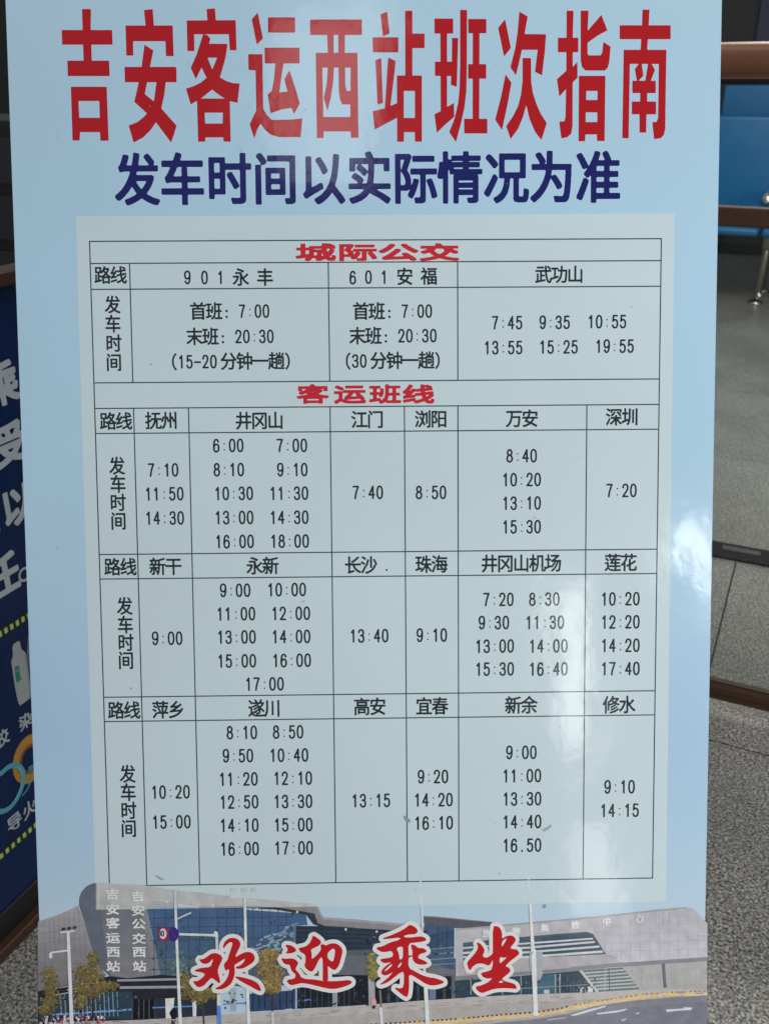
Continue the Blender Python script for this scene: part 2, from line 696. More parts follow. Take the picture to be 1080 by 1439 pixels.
def write(I, s, cx, cy, em=(22.4, 24.2), z=0.0026, col=(0, 0, 0, 1), grow=0.023, pitch=None, place=None, rad=1.3):
    """a line of writing centred on a sight line; upright on its board"""
    adv = [(em[0] / 2 if c in HALF else em[0]) for c in s]
    adv = [4.5 if c == ' ' else a for c, a in zip(s, adv)]
    if pitch:
        adv = [pitch] * len(s)
    x = -sum(adv) / 2
    c0 = on(cx, cy)
    sx = abs(on(cx + .5, cy)[0] - on(cx - .5, cy)[0])
    sy = abs(on(cx, cy + .5)[1] - on(cx, cy - .5)[1])
    for c, a in zip(s, adv):
        mx = x + a / 2
        x += a
        if c == ' ':
            continue
        if c == '：':
            V, Fc = digit('；', rad)
            V = V + np.array([mx - a * .22, -1.5])
        elif c in HALF:
            V, Fc = digit(c, rad)
            V = V + np.array([mx, 0])
        else:
            V, Fc = glyph(c, grow, 1.0, em[1] / em[0])
            V = V * np.array([em[0], em[1]]) + np.array([mx, 0])
        I.mesh(V * np.array([sx, sy]) + c0, Fc, z, col)


# ================================================================== the floor and what stands behind
fl_o = on_floor(1033, 791)
bm = bmesh.new()
g = 26
vs = [bm.verts.new((x, y, 0)) for x, y in ((-g, -g), (g, -g), (g, g), (-g, g))]
bm.faces.new(vs)
fl = bobj('floor', bm, mat_floor())
fl.matrix_world = frame(BVv, AV, UP, (fl_o[0], fl_o[1], 0))
tag(fl, 'grey speckled granite floor with dark tile joints', 'floor', 'structure')

# far dark wall of the hall
wl_p = C0 * [1, 1, 0] + np.array([0, 9.6, 0])
wall = empty('back_wall', frame(BVv, AV, UP, wl_p))
tag(wall, 'dark grey back wall beyond the blue waiting bench', 'wall', 'structure')
bm = bmesh.new()
bx(bm, (0, 0.1, 1.7), (22, 0.2, 3.4))
bobj('wall_face', bm, M_WALL, wall)
bm = bmesh.new()
bx(bm, (0, -0.02, 0.09), (22, 0.03, 0.18), 0.004)
bobj('skirting', bm, M_BLACK, wall)


def to_local(o, p):
    return o.matrix_world.inverted() @ Vector(p)


def hit_plane(px, py, p0, n):
    d = ray(px, py)
    return C0 + d * (((p0 - C0) @ n) / (d @ n))


q = to_local(wall, hit_plane(1063, 40, wl_p - 0.03 * AV, AV))
bm = bmesh.new()
bx(bm, (q.x + 1.2, -0.03, 1.85), (2.4, 0.05, 1.3), 0.006)
bobj('wall_panel', bm, M_NAVY, wall)

# black slotted channel in the floor
tr = on_floor(1030, 778)
ch = empty('floor_channel', frame(BVv, AV, UP, (tr[0], tr[1], 0)))
tag(ch, 'black slotted metal channel set into the granite floor', 'floor drain')
bm = bmesh.new()
bx(bm, (0, 0, 0.003), (5.0, 0.104, 0.012), 0.002)
bobj('channel_frame', bm, mat_simple('channel_black', (20, 20, 20), 0.55, 0.0, 0.2, 20, spec=0.25), ch)
bm = bmesh.new()
for i in range(-16, 17):
    bx(bm, (i * 0.15 + 0.02, 0.012, 0.0098), (0.115, 0.028, 0.004), 0.001)
bobj('slot_cover', bm, mat_simple('dull_grey_metal', (76, 76, 76), 0.5, 0.0, 0.25, 30), ch)

# ------------------------------------------------------------------ blue waiting bench
fp = on_floor(1060, 427)
bench = empty('waiting_bench', frame(BVv, AV, UP, (fp[0], fp[1], 0)))
tag(bench, 'high backed blue waiting bench on steel legs behind the barrier', 'bench')
seat_w = 0.60
for k in (-2, -1, 0, 1):
    xc = -0.36 + k * 0.65
    bm = bmesh.new()
    bx(bm, (xc, 0.30, 0.80), (seat_w + 0.04, 0.05, 0.70), 0.02, 3)
    bobj('backrest', bm, M_BLUE, bench, True)
    bm = bmesh.new()
    bx(bm, (xc + 0.235, 0.345, 1.235), (seat_w, 0.045, 0.20), 0.012, 3)
    bobj('headrest', bm, M_BLUE_DARK, bench, True)
    bm = bmesh.new()
    bx(bm, (xc, 0.08, 0.475), (seat_w + 0.03, 0.46, 0.05), 0.02, 3)
    bobj('seat', bm, M_BLUE, bench, True)
bm = bmesh.new()
bx(bm, (-0.3, 0.12, 0.405), (2.9, 0.08, 0.07), 0.008)
bobj('beam', bm, M_BLACK, bench)
bm = bmesh.new()
bx(bm, (-0.3, 0.345, 1.39), (2.9, 0.06, 0.10), 0.01)
bobj('top_bar', bm, mat_simple('bar_black', (14, 14, 14), 0.6, 0, 0.2, 20, spec=0.2), bench)
for xx in (-0.17, -0.12, -0.82):
    bm = bmesh.new()
    bmesh.ops.create_uvsphere(bm, u_segments=12, v_segments=8, radius=0.022, matrix=Matrix.Translation((xx + 0.02, 0.30, 1.40)))
    bobj('chrome_bolt', bm, M_CHROME, bench, True)
for s in (0.0, -1.5):
    lg = None
    bm = bmesh.new()
    tube(bm, [(s + 0.012, 0.10, 0.44), (s + 0.010, 0.08, 0.36), (s + 0.004, 0.0, 0.03)], [0.026, 0.026, 0.024])
    lg = bobj('leg', bm, M_STEEL, bench, True)
    bm = bmesh.new()
    tube(bm, [(s, -0.005, 0.0), (s, -0.005, 0.02)], [0.05, 0.045])
    bmesh.ops.create_uvsphere(bm, u_segments=12, v_segments=8, radius=0.026, matrix=Matrix.Translation((s + 0.014, 0.0, 0.055)))
    bobj('foot', bm, M_CHROME, lg, True)
    bm = bmesh.new()
    tube(bm, [(s + 0.016, 0.12, 0.44), (s + 0.016, 0.22, 0.30), (s + 0.004, 0.42, 0.03)], [0.026, 0.024, 0.022])
    lg = bobj('leg', bm, M_STEEL, bench, True)
    bm = bmesh.new()
    tube(bm, [(s + 0.004, 0.425, 0.0), (s + 0.004, 0.425, 0.02)], [0.05, 0.045])
    bmesh.ops.create_uvsphere(bm, u_segments=12, v_segments=8, radius=0.022, matrix=Matrix.Translation((s + 0.004, 0.42, 0.05)))
    bobj('foot', bm, M_CHROME, lg, True)
    bm = bmesh.new()
    bx(bm, (s + 0.03, 0.06, 0.40), (0.10, 0.12, 0.10), 0.02, 3)
    bobj('leg_bracket', bm, M_STEEL, bench, True)
    bm = bmesh.new()
    tube(bm, [(s - 0.035, 0.25, 0.52), (s - 0.035, 0.22, 0.62), (s - 0.035, 0.12, 0.69), (s - 0.035, -0.02, 0.70), (s - 0.035, -0.1, 0.66)], 0.03)
    bobj('armrest', bm, M_CHROME, bench, True)

# ------------------------------------------------------------------ bronze barrier right behind the board
br_p = on_floor(1003, 983, 0.05)
bar = empty('metal_barrier', frame(BVv, AV, UP, (br_p[0], br_p[1], 0)))
tag(bar, 'brown metal rail barrier with a glass infill behind the timetable board', 'barrier')


def rail(name, z, h, d, x0, x1, mat, round_=0.004, y0=0.0):
    b_ = bmesh.new()
    bx(b_, ((x0 + x1) / 2, y0 + d / 2, z), (x1 - x0, d, h), round_, 4)
    return bobj(name, b_, mat, bar, round_ > 0.01)


XL, XR = -1.25, 1.4
rail('bottom_rail', 0.0685, 0.037, 0.04, XL, XR, M_BRONZE)
bm = bmesh.new()
bx(bm, ((XL + XR) / 2, -0.002, 0.080), (XR - XL, 0.006, 0.016), 0.001)
bobj('rail_trim', bm, M_BRONZE, bar)
rail('middle_rail', 1.126, 0.036, 0.03, XL, XR, M_BRONZE)
rail('top_rail', 1.393, 0.060, 0.06, XL, XR, M_RAIL, 0.024, -0.012)
for xx in (XL + 0.02, -0.5, XR - 0.02):
    bm = bmesh.new()
    bx(bm, (xx, 0.02, 0.682), (0.04, 0.03, 1.364), 0.003)
    bobj('post', bm, M_BRONZE, bar)
bm = bmesh.new()
bx(bm, ((XL + XR) / 2, 0.018, 0.590), (XR - XL - 0.09, 0.006, 1.040))
bobj('glass_pane', bm, mat_glass(), bar)

# ------------------------------------------------------------------ dark cabinet seen past the left edge
dk = on_floor(6, 330, 0.7)
dkp = C0 + ray(6, 250) / ray(6, 250)[1] * 3.4
cab = empty('storage_cabinet', frame(BVv, AV, UP, (dkp[0], dkp[1], 0)))
tag(cab, 'dark storage cabinet with horizontal drawers beyond the blue notice', 'cabinet')
bm = bmesh.new()
bx(bm, (-0.3, 0.25, 0.62), (1.2, 0.5, 1.24), 0.006)
bobj('cabinet_body', bm, M_BLACK, cab)
for zz, hh in ((1.11, 0.15), (0.92, 0.15), (0.73, 0.15), (0.54, 0.15), (0.35, 0.15)):
    bm = bmesh.new()
    bx(bm, (-0.3, -0.008, zz), (1.16, 0.02, hh), 0.004)
    dr = bobj('drawer', bm, mat_simple('drawer_grey', (44, 46, 54), 0.5, 0, 0.2, 8), cab)
    bm = bmesh.new()
    bx(bm, (-0.3, -0.028, zz + 0.03), (0.16, 0.02, 0.014), 0.004)
    bobj('handle', bm, M_STEEL, dr)

# ------------------------------------------------------------------ blue notice on the left
nb_p = on_floor(25, 1312)
NBN = BVv
nb = empty('notice_board', frame(AV, UP, NBN, (nb_p[0], nb_p[1], 0)))
tag(nb, 'dark blue notice in a brown frame standing left of the timetable', 'notice board')
nbm = np.array(nb.matrix_world)


def on_notice(px, py, off=0.0):
    p0 = np.array([nb_p[0], nb_p[1], 0]) + NBN * off
    d = ray(px, py)
    p = C0 + d * (((p0 - C0) @ NBN) / (d @ NBN)) - np.array([nb_p[0], nb_p[1], 0])
    return np.array([p @ AV, p[2]])


n_bot = on_notice(25, 1296)[1]
n_top0 = on_notice(8, 376)[1]
n_top1 = on_notice(8, 398)[1]
NX0, NX1 = -1.1, 0.75
bm = bmesh.new()
bx(bm, ((NX0 + NX1) / 2, (n_bot + n_top1) / 2, -0.012), (NX1 - NX0, n_top1 - n_bot, 0.018))
pan = bobj('board_backing', bm, M_BLACK, nb)
I = Ink()
blue_d = ink((2, 32, 76))
nx, ny = 4, 10
ys = np.linspace(n_bot + 0.05, n_top1 - 0.001, ny)
I.poly([(NX0 + .02, ys[0]), (NX1 - .02, ys[0]), (NX1 - .02, ys[-1]), (NX0 + .02, ys[-1])], 0.0005, blue_d)
I.build('poster_sheet', M_POSTER, nb)
bm = bmesh.new()
bx(bm, ((NX0 + NX1) / 2, (n_top0 + n_top1) / 2, 0.0), (NX1 - NX0 + .04, n_top0 - n_top1, 0.04), 0.003)
bobj('top_rail', bm, M_BRONZE, nb)
bm = bmesh.new()
bx(bm, ((NX0 + NX1) / 2, n_bot / 2 + 0.0, 0.004), (NX1 - NX0 + .04, n_bot, 0.036), 0.003)
bobj('bottom_rail', bm, M_BRONZE, nb)
bm = bmesh.new()
bx(bm, ((NX0 + NX1) / 2, n_bot + 0.025, -0.001), (NX1 - NX0 + .04, 0.05, 0.012), 0.002)
bobj('black_trim', bm, M_BLACK, nb)

# lettering of the notice, upright on its plane
I = Ink()
grey = ink((168, 178, 184))


def nwrite(I, ch, px, py, em, z=0.0016, grow=0.04, col=grey):
    c = on_notice(px, py)
    V, Fc = glyph(ch, grow)
    I.mesh(V * em + c, Fc, z, col)


nem = abs(on_notice(25, 592)[1] - on_notice(25, 660)[1]) * 0.84
pit = 0.0


def nline(s, k, px, py, em, sp, **kw):
    """string whose k-th character is centred on the sight line"""
    c = on_notice(px, py)
    for i, chh in enumerate(s):
        V, Fc = glyph(chh, kw.get('grow', 0.04))
        I.mesh(V * em + c + np.array([(i - k) * sp, 0]), Fc, 0.0016, kw.get('col', grey))


def nbuild():
    global I
    I.build('notice_line', M_POSTER, nb)
    I = Ink()


nline('请乘车', 1, 1, 541, nem, nem * 1.2)
nbuild()
nline('接受', 1, 13, 625, nem, nem * 1.2)
nbuild()
nline('难以', 1, 24, 710, nem, nem * 1.2)
nbuild()
nline('责任', 1, 1, 812, nem * 1.1, nem * 1.2)
c = on_notice(33.5, 807)
X, Y = np.meshgrid(np.arange(-.03, .03, .0012), np.arange(-.03, .03, .0012))
V, Fc = contour(np.abs(np.hypot(X, Y) - nem * .165) - 0.0022, -.03, -.03, .0012)
I.mesh(V + c, Fc, 0.0016, grey)
nbuild()
sem = abs(on_notice(35, 1002)[1] - on_notice(35, 1024)[1])
nline('染发', 0, 35.5, 1013, sem, sem * 1.3, grow=.02)
nbuild()
nline('胶', 0, 2, 1038, sem * 1.05, sem * 1.3, grow=.02)
nbuild()
nline('导火线', 0, 20, 1155, sem * 1.12, sem * 1.24, grow=.02)
nbuild()

I = Ink()
yel = ink((176, 188, 120))
grn = ink((22, 44, 20))
for (pa, pb) in (((8, 887), (40, 863)), ((10, 1196), (49, 1158))):
    a, b = on_notice(*pa), on_notice(*pb)
    y = (a[1] + b[1]) / 2
    hgt = 0.0085
    I.poly([(NX0 + .03, y - hgt), (NX1 - .03, y - hgt), (NX1 - .03, y + hgt), (NX0 + .03, y + hgt)], 0.0010, grn)
    step = (b[0] - a[0]) / (4.1 if pa[1] < 1000 else 5.0)
    x = a[0] - step * 14
    while x < NX1 - .05:
        if x > NX0 + .05:
            I.poly([(x - step * .27, y - hgt * .58), (x + step * .27, y - hgt * .58), (x + step * .27, y + hgt * .58), (x - step * .27, y + hgt * .58)], 0.0016, yel)
        x += step
I.build('dotted_line', M_POSTER, nb)


def np_poly(I, pts, z, col, sm=2):
    P = [on_notice(0 + x, y) for x, y in pts]
    if sm:
        P = chaikin(P, sm)
    I.poly(P, z, col)


# printed goods: bottles, tape roll, cord  (zoom scale 7.2 from (0,860) and (0,1040))
I = Ink()
za = lambda pts, y0=860: [(x / 7.2, y0 + y / 7.2) for x, y in pts]
np_poly(I, za([(118, 335), (185, 288), (200, 300), (212, 378), (250, 400), (270, 450), (318, 830), (315, 860), (205, 945), (190, 940), (160, 830), (112, 520), (112, 485), (132, 440)]), 0.0011, ink((156, 162, 166)), 1)
np_poly(I, za([(250, 440), (268, 450), (318, 830), (300, 870), (290, 760)]), 0.00125, ink((130, 138, 146)), 0)
np_poly(I, za([(148, 555), (185, 535), (195, 580), (200, 640), (215, 680), (165, 715), (150, 620)]), 0.0014, ink((40, 128, 96)), 0)
np_poly(I, za([(160, 580), (180, 575), (184, 600), (168, 612)]), 0.0016, ink((120, 150, 150)), 0)
np_poly(I, za([(278, 240), (300, 205), (345, 180), (360, 260), (390, 300), (420, 700), (320, 770), (300, 600), (268, 400), (275, 350)]), 0.0011, ink((112, 120, 130)), 1)
np_poly(I, za([(296, 440), (330, 420), (340, 520), (305, 545)]), 0.0014, ink((60, 84, 120)), 0)
I.build('bottle_print', M_POSTER, nb)
I = Ink()
zb = lambda pts: za(pts, 1040)


def ring_print(I, cpx, cpy, rx, ry, thick, z, col, tilt=0):
    c = on_notice(cpx, cpy)
    n = 48
    for k in range(n):
        a0, a1 = 2 * math.pi * k / n, 2 * math.pi * (k + 1) / n
        P = []
        for a, f in ((a0, 1), (a1, 1), (a1, thick), (a0, thick)):
            x, y = rx * f * math.cos(a), ry * f * math.sin(a)
            P.append((c[0] + x * math.cos(tilt) - y * math.sin(tilt), c[1] + x * math.sin(tilt) + y * math.cos(tilt)))
        I.poly(P, z, col)


rx_ = abs(on_notice(42, 1070)[0] - on_notice(14, 1070)[0])
ring_print(I, 42, 1066, rx_, 0.046, 0.48, 0.0012, ink((176, 130, 62)))
ring_print(I, 42, 1066, rx_ * .62, 0.028, 0.78, 0.0014, ink((124, 84, 40)))
I.build('tape_print', M_POSTER, nb)
I = Ink()
teal = ink((82, 156, 172))
cl = [(-60, 330), (0, 345), (60, 280), (120, 250), (180, 258), (225, 300), (235, 370), (220, 470), (170, 590), (100, 680), (40, 715), (-20, 725), (-90, 700)]


def ribbon(I, pts, w, z, col, fn, n=2):
    P = chaikin(pts, n, False)
    P = np.array([fn(*p) for p in P])
    T = np.gradient(P, axis=0)
    T /= np.linalg.norm(T, axis=1)[:, None]
    Nn = np.stack([-T[:, 1], T[:, 0]], 1) * w / 2
    for i in range(len(P) - 1):
        I.poly([P[i] - Nn[i], P[i + 1] - Nn[i + 1], P[i + 1] + Nn[i + 1], P[i] + Nn[i]], z, col)


fz = lambda x, y: on_notice(x / 7.2, 1040 + y / 7.2)
ribbon(I, cl, 0.0095, 0.0018, teal, fz)
ribbon(I, [(170, 262), (212, 310), (222, 380), (205, 480), (150, 600)], 0.002, 0.0020, ink((120, 190, 196)), fz)
ribbon(I, [(220, 560), (270, 500), (300, 430), (310, 380)], 0.003, 0.0018, teal, fz)
ribbon(I, [(280, 300), (310, 280), (345, 270), (380, 265)], 0.011, 0.0018, ink((70, 128, 140)), fz)
I.build('cord_print', M_POSTER, nb)

# ================================================================== the timetable board
tb_c = C0 + CAMM @ TB
tb = empty('timetable_board', frame(CAMM @ BU, -(CAMM @ BV), -(CAMM @ BN), tb_c))
tag(tb, 'large light blue bus timetable board with red title, leaning back in the middle', 'sign board')
HW = 0.40
TOP, BOT = 0.625, -0.655

I = Ink()
# panel front: printed sky, paler in the middle, bluer low down
gx, gy = 14, 24
xs = np.linspace(-HW, HW, gx)
ysb = np.linspace(BOT, TOP, gy)
stops = [(0.0, (168, 190, 208)), (0.13, (168, 190, 210)), (0.2, (158, 185, 212)), (0.3, (152, 180, 212)), (0.45, (156, 186, 212)), (0.7, (154, 185, 207)), (1.0, (156, 185, 202))]


def ramp(t):
    for (t0, c0), (t1, c1) in zip(stops, stops[1:]):
        if t <= t1:
            u = (t - t0) / (t1 - t0)
            return tuple(a + (b - a) * u for a, b in zip(c0, c1))
    return stops[-1][1]


for j in range(gy):
    for i in range(gx):
        I.v.append((xs[i], ysb[j], 0.0))
        I.c.append(ink(ramp(j / (gy - 1))))
for j in range(gy - 1):
    for i in range(gx - 1):
        a = j * gx + i
        I.f.append((a, a + 1, a + gx + 1, a + gx))
I.build('printed_face', M_PRINT, tb)
bm = bmesh.new()
bx(bm, (0, (TOP + BOT) / 2, -0.0055), (2 * HW - 0.0004, TOP - BOT - 0.0004, 0.010), 0.0006, 1)
bobj('foam_panel', bm, mat_simple('white_foam', (206, 206, 214), 0.6), tb)

# pale sheet with the table
I = Ink()
n0 = len(I.v)
cs = [(107, 304), (947, 300), (935, 1267), (135, 1278.5)]
sg = 14
for j in range(sg + 1):
    for i in range(sg + 1):
        u, v = i / sg, j / sg
        px = (cs[0][0] * (1 - u) + cs[1][0] * u) * (1 - v) + (cs[3][0] * (1 - u) + cs[2][0] * u) * v
        py = (cs[0][1] * (1 - u) + cs[1][1] * u) * (1 - v) + (cs[3][1] * (1 - u) + cs[2][1] * u) * v
        # straight sides on the board itself
        p = on(px, py)
        c_ = tuple(a * (1 - v) + b * v for a, b in zip((176, 193, 198), (180, 197, 202)))
        I.v.append((p[0], p[1], 0.00002))
        I.c.append(ink(c_))
for j in range(sg):
    for i in range(sg):
        a = j * (sg + 1) + i
        I.f.append((a, a + 1, a + sg + 2, a + sg + 1))
sheet = I.build('timetable_sheet', M_PRINT, tb)

# ------------------------------------------------------------------ printed photograph of the station
I = Ink()
zc = [0.00005]
OX = (50, 200, 350, 500, 650, 800)


def cut(P, a, b, c):
    """part of polygon where a*x+b*y+c >= 0"""
    out = []
    for i in range(len(P)):
        p, q_ = P[i], P[(i + 1) % len(P)]
        dp, dq = a * p[0] + b * p[1] + c, a * q_[0] + b * q_[1] + c
        if dp >= 0:
            out.append(p)
        if dp * dq < 0:
            t = dp / (dp - dq)
            out.append((p[0] + t * (q_[0] - p[0]), p[1] + t * (q_[1] - p[1])))
    return out


LA, LB = (135.0, 1278.5), (935.0, 1267.0)
la, lb = -(LB[1] - LA[1]), (LB[0] - LA[0])
lc = -(la * LA[0] + lb * LA[1])


def veil(c):
    return tuple(min(a * .42 + b * .58, m_) for a, b, m_ in zip(c, (204, 208, 205), (181, 198, 202)))


def raw(P, col, dz=2.5e-6):
    if len(P) < 3:
        return
    q_ = on([p[0] for p in P], [p[1] for p in P])
    I.poly([tuple(p) for p in q_], zc[0], ink(col))


def pp(P, col, dz=3e-7, part=None):
    """printed patch in photograph pixels; paler where the table sheet lies over it"""
    zc[0] += dz
    low = cut(P, la, lb, lc)
    if part != 'up':
        raw(low, col)
    if part == 'low':
        return
    up = cut(P, -la, -lb, -lc)
    if len(up) >= 3:
        raw(cut(cut(up, 1, 0, -135), -1, 0, 935), veil(col))
        raw(cut(up, -1, 0, 135), col)
        raw(cut(up, 1, 0, -935), col)


def grad(P, c0, c1, n=14):
    ya, yb = min(p[1] for p in P), max(p[1] for p in P)
    for i in range(n):
        u0, u1 = ya + (yb - ya) * i / n, ya + (yb - ya) * (i + 1) / n
        q_ = cut(cut(P, 0, 1, -u0 + .05), 0, -1, u1 + .05)
        if len(q_) >= 3:
            pp(q_, tuple(a + (b - a) * (i + .5) / n for a, b in zip(c0, c1)))


def P_(k, pts):
    return [(OX[k - 1] + x / 5.4, 1230 + y / 5.4) for x, y in pts]


def pc(k, pts, col, part=None):
    pp(P_(k, pts), col, part=part)


def ln(k, x0, y0, x1, y1, w, col):
    dx, dy = x1 - x0, y1 - y0
    L = math.hypot(dx, dy) + 1e-9
    nx_, ny_ = -dy / L * w / 2, dx / L * w / 2
    pc(k, [(x0 + nx_, y0 + ny_), (x1 + nx_, y1 + ny_), (x1 - nx_, y1 - ny_), (x0 - nx_, y0 - ny_)], col)


# upper ends of two lamp posts, faint through the table sheet
def faint(k, pts, c):
    zc[0] += 3e-7
    raw(cut(P_(k, pts), -la, -lb, -lc), c)


faint(4, [(475, -250), (483, -250), (501, 200), (487, 200)], (178, 196, 199))
faint(4, [(482, 20), (493, 20), (501, 230), (489, 230)], (183, 200, 202))
faint(5, [(488, -150), (495, -150), (510, 230), (499, 230)], (178, 196, 199))
faint(5, [(494, 0), (502, 0), (512, 230), (501, 230)], (184, 201, 203))
# left wing
grad(P_(1, [(20, 352), (180, 297), (325, 230), (385, 400), (430, 560), (480, 680), (540, 760), (420, 860), (20, 900)]), (152, 150, 153), (106, 104, 109))
# tower
pc(1, [(330, 225), (332, 170), (350, 125), (385, 85), (430, 63), (460, 58), (830, 75), (1080, 118), (1080, 250), (845, 260), (900, 520), (955, 755), (700, 782), (560, 765), (480, 690), (430, 560), (385, 400)], (92, 100, 112))
pc(1, [(470, 60), (1080, 117), (1080, 205), (880, 190), (845, 255), (470, 255)], (150, 142, 138))
grad(P_(1, [(500, 262), (845, 258), (900, 520), (950, 752), (700, 778), (570, 757), (535, 600)]), (104, 108, 117), (120, 121, 126))
pc(1, [(790, 262), (845, 258), (900, 520), (950, 752), (900, 760), (850, 520)], (122, 124, 130))
# big blue glazing
glz = [(206.5, 1277), (240, 1274), (280, 1275), (338, 1276), (352, 1279), (430, 1284), (432, 1300), (414, 1301), (412, 1384), (350, 1388), (250, 1376), (226, 1370), (217, 1326)]
pp(glz, (66, 92, 126))
pp([(214, 1310), (412, 1318), (412, 1384), (350, 1388), (250, 1376), (226, 1370)], (66, 90, 116))
pp([(222, 1345), (412, 1350), (412, 1384), (350, 1388), (250, 1376), (226, 1370)], (78, 96, 108))
for y0, y1 in ((1290, 1288), (1303, 1300), (1321, 1318), (1346, 1340), (1362, 1360)):
    pp([(210, y0), (412, y1), (412, y1 + .9), (210, y0 + .9)], (44, 62, 92))
for x in (216, 232, 248, 264.5, 280, 305, 318, 330, 343, 355, 367.6, 378, 390, 402):
    pp([(x, 1275), (x + 1, 1275), (x + 1.6, 1376), (x + .6, 1376)], (46, 66, 98))
for _ in range(70):                                                     # reflections in the panes
    x, y = rnd.uniform(350, 410), rnd.uniform(1298, 1336)
    if y < 1325 - (x - 350) * .45:
        continue
    l = rnd.uniform(3, 10)
    pp([(x, y), (x + l, y - l * .35), (x + l + 1, y - l * .35 + 2), (x + 1, y + 2.2)], (118 + rnd.randint(-20, 25), 146 + rnd.randint(-15, 15), 162))
for _ in range(26):
    x, y = rnd.uniform(238, 270), rnd.uniform(1336, 1372)
    l = rnd.uniform(2, 6)
    pp([(x, y), (x + l, y - 1), (x + l, y + 2), (x, y + 3)], (100 + rnd.randint(-15, 20), 122 + rnd.randint(-15, 15), 120))
# second, darker section and its base
pp([(414, 1301), (453, 1301.5), (550, 1307), (612, 1312), (612, 1338), (550, 1345), (500, 1336), (411, 1336)], (38, 50, 66))
for y in (1307, 1313, 1319, 1326, 1331):
    pp([(416, y), (600, y + 5), (600, y + 6.4), (416, y + 1.2)], (50 + rnd.randint(0, 12), 64, 80))
pp([(413, 1299), (416, 1299), (415, 1336), (412, 1336)], (92, 110, 122))
pp([(411, 1336), (520, 1335), (560, 1338), (650, 1348), (650, 1374), (520, 1372), (411, 1371)], (94, 98, 106))
pp([(411, 1336), (520, 1335), (560, 1338), (650, 1348), (650, 1354), (520, 1343), (411, 1343)], (78, 88, 98))
pp([(411, 1369), (640, 1372), (652, 1376), (652, 1403), (520, 1412), (411, 1418)], (24, 30, 38))
for x in (420, 428, 436, 445, 452, 461, 470, 476, 483, 490, 497):
    pp([(x, 1371), (x + 1.1, 1371), (x + 1, 1415), (x, 1415)], (58 + rnd.randint(-14, 24), 70, 80))
pp([(467, 1394), (474, 1394), (474, 1417), (467, 1417)], (138, 146, 150))
pp([(517, 1366), (526, 1366), (527, 1412), (518, 1412)], (150, 152, 156))
pp([(602, 1372), (612, 1372), (612, 1404), (603, 1405)], (96, 116, 140))
pp([(634, 1360), (655, 1360), (655, 1402), (634, 1404)], (88, 94, 104))
for x in (544, 556, 569, 585, 622):
    pp([(x, 1385), (x + 4, 1384), (x + 4, 1408), (x, 1408)], (60 + rnd.randint(-20, 20), 66, 76))
# roof bands
band = [(140, 1240.5), (210, 1245), (246, 1251), (290, 1255), (330, 1260), (400, 1266.5), (437, 1270), (443, 1271), (447, 1274), (451, 1284), (455.5, 1289), (500, 1292), (550, 1296.5), (600, 1301),
        (600, 1312), (550, 1307), (498, 1304), (456, 1301.5), (446, 1297), (442, 1284.5), (430, 1282), (387, 1275), (350, 1273.5), (280, 1274.4), (215, 1265), (206, 1276), (140, 1277)]
pp(band, (128, 126, 128))
pp([(437, 1270), (443, 1271), (447, 1274), (451, 1284), (455.5, 1289), (550, 1296.5), (600, 1301), (600, 1304), (550, 1299.5), (454, 1292), (448, 1285), (444, 1275)], (148, 146, 150))
pp([(350, 1273), (387, 1274.5), (430, 1281.5), (442, 1284), (446, 1297), (456, 1301), (498, 1303.5), (498, 1305.5), (453, 1303), (440, 1299), (430, 1285.5), (386, 1278), (350, 1276.5), (280, 1276.5), (280, 1274)], (48, 54, 64))
for x, y in ((235, 1267), (299, 1272.5), (361, 1277.5), (417.6, 1281.5), (485.7, 1306), (529, 1309)):
    pp([(x - 1.4, y - 1.6), (x + 1.4, y - 1.6), (x + 1.4, y + 1.6), (x - 1.4, y + 1.6)], (190, 192, 192))
# base of the left part
pc(1, [(20, 880), (150, 850), (420, 800), (560, 765), (700, 782), (955, 755), (1080, 765), (1400, 740), (1400, 1100), (20, 1120)], (34, 36, 46))
for a in ((620, 798, 1200, 786, 16), (640, 852, 1180, 846, 20), (240, 870, 560, 820, 12), (170, 905, 400, 865, 10), (130, 860, 330, 830, 8)):
    ln(1, *a, (146, 148, 156))
pc(1, [(30, 930), (640, 880), (735, 880), (735, 1090), (30, 1095)], (42, 60, 76))
for x in range(190, 650, 33):
    ln(1, x, 905 - (x - 190) * .05, x + 8, 1070, 7, (128 + rnd.randint(-25, 20), 146, 158))
pc(1, [(735, 945), (905, 938), (905, 1088), (735, 1095)], (14, 16, 22))
for x in (735, 785, 822, 862, 905):
    ln(1, x, 942, x, 1090, 9, (70, 76, 82))
pc(1, [(905, 940), (1080, 925), (1400, 910), (1400, 1060), (905, 1092)], (38, 46, 60))
ln(1, 130, 1058, 728, 1018, 13, (116, 156, 206))
ln(2, 75, 1005, 385, 993, 10, (92, 132, 190))
ln(2, 610, 978, 1080, 957, 12, (86, 126, 190))
ln(3, 15, 972, 470, 945, 12, (86, 122, 186))
pc(2, [(820, 900), (1080, 880), (1080, 1020), (820, 1035)], (40, 60, 92))
pc(3, [(0, 900), (350, 870), (350, 1010), (0, 1030)], (44, 66, 100))
for x in (30, 75, 120, 235, 285, 330, 400):
    ln(3, x, 885, x, 1015, 8, (28, 36, 52))
ln(3, 357, 860, 357, 1018, 14, (150, 166, 184))
pc(2, [(665, 860), (712, 855), (712, 1030), (668, 1035)], (150, 160, 170))
pc(1, [(985, 935), (1055, 930), (1035, 1115), (990, 1120)], (206, 216, 232))
pc(2, [(380, 950), (412, 948), (410, 1070), (384, 1072)], (196, 200, 222))
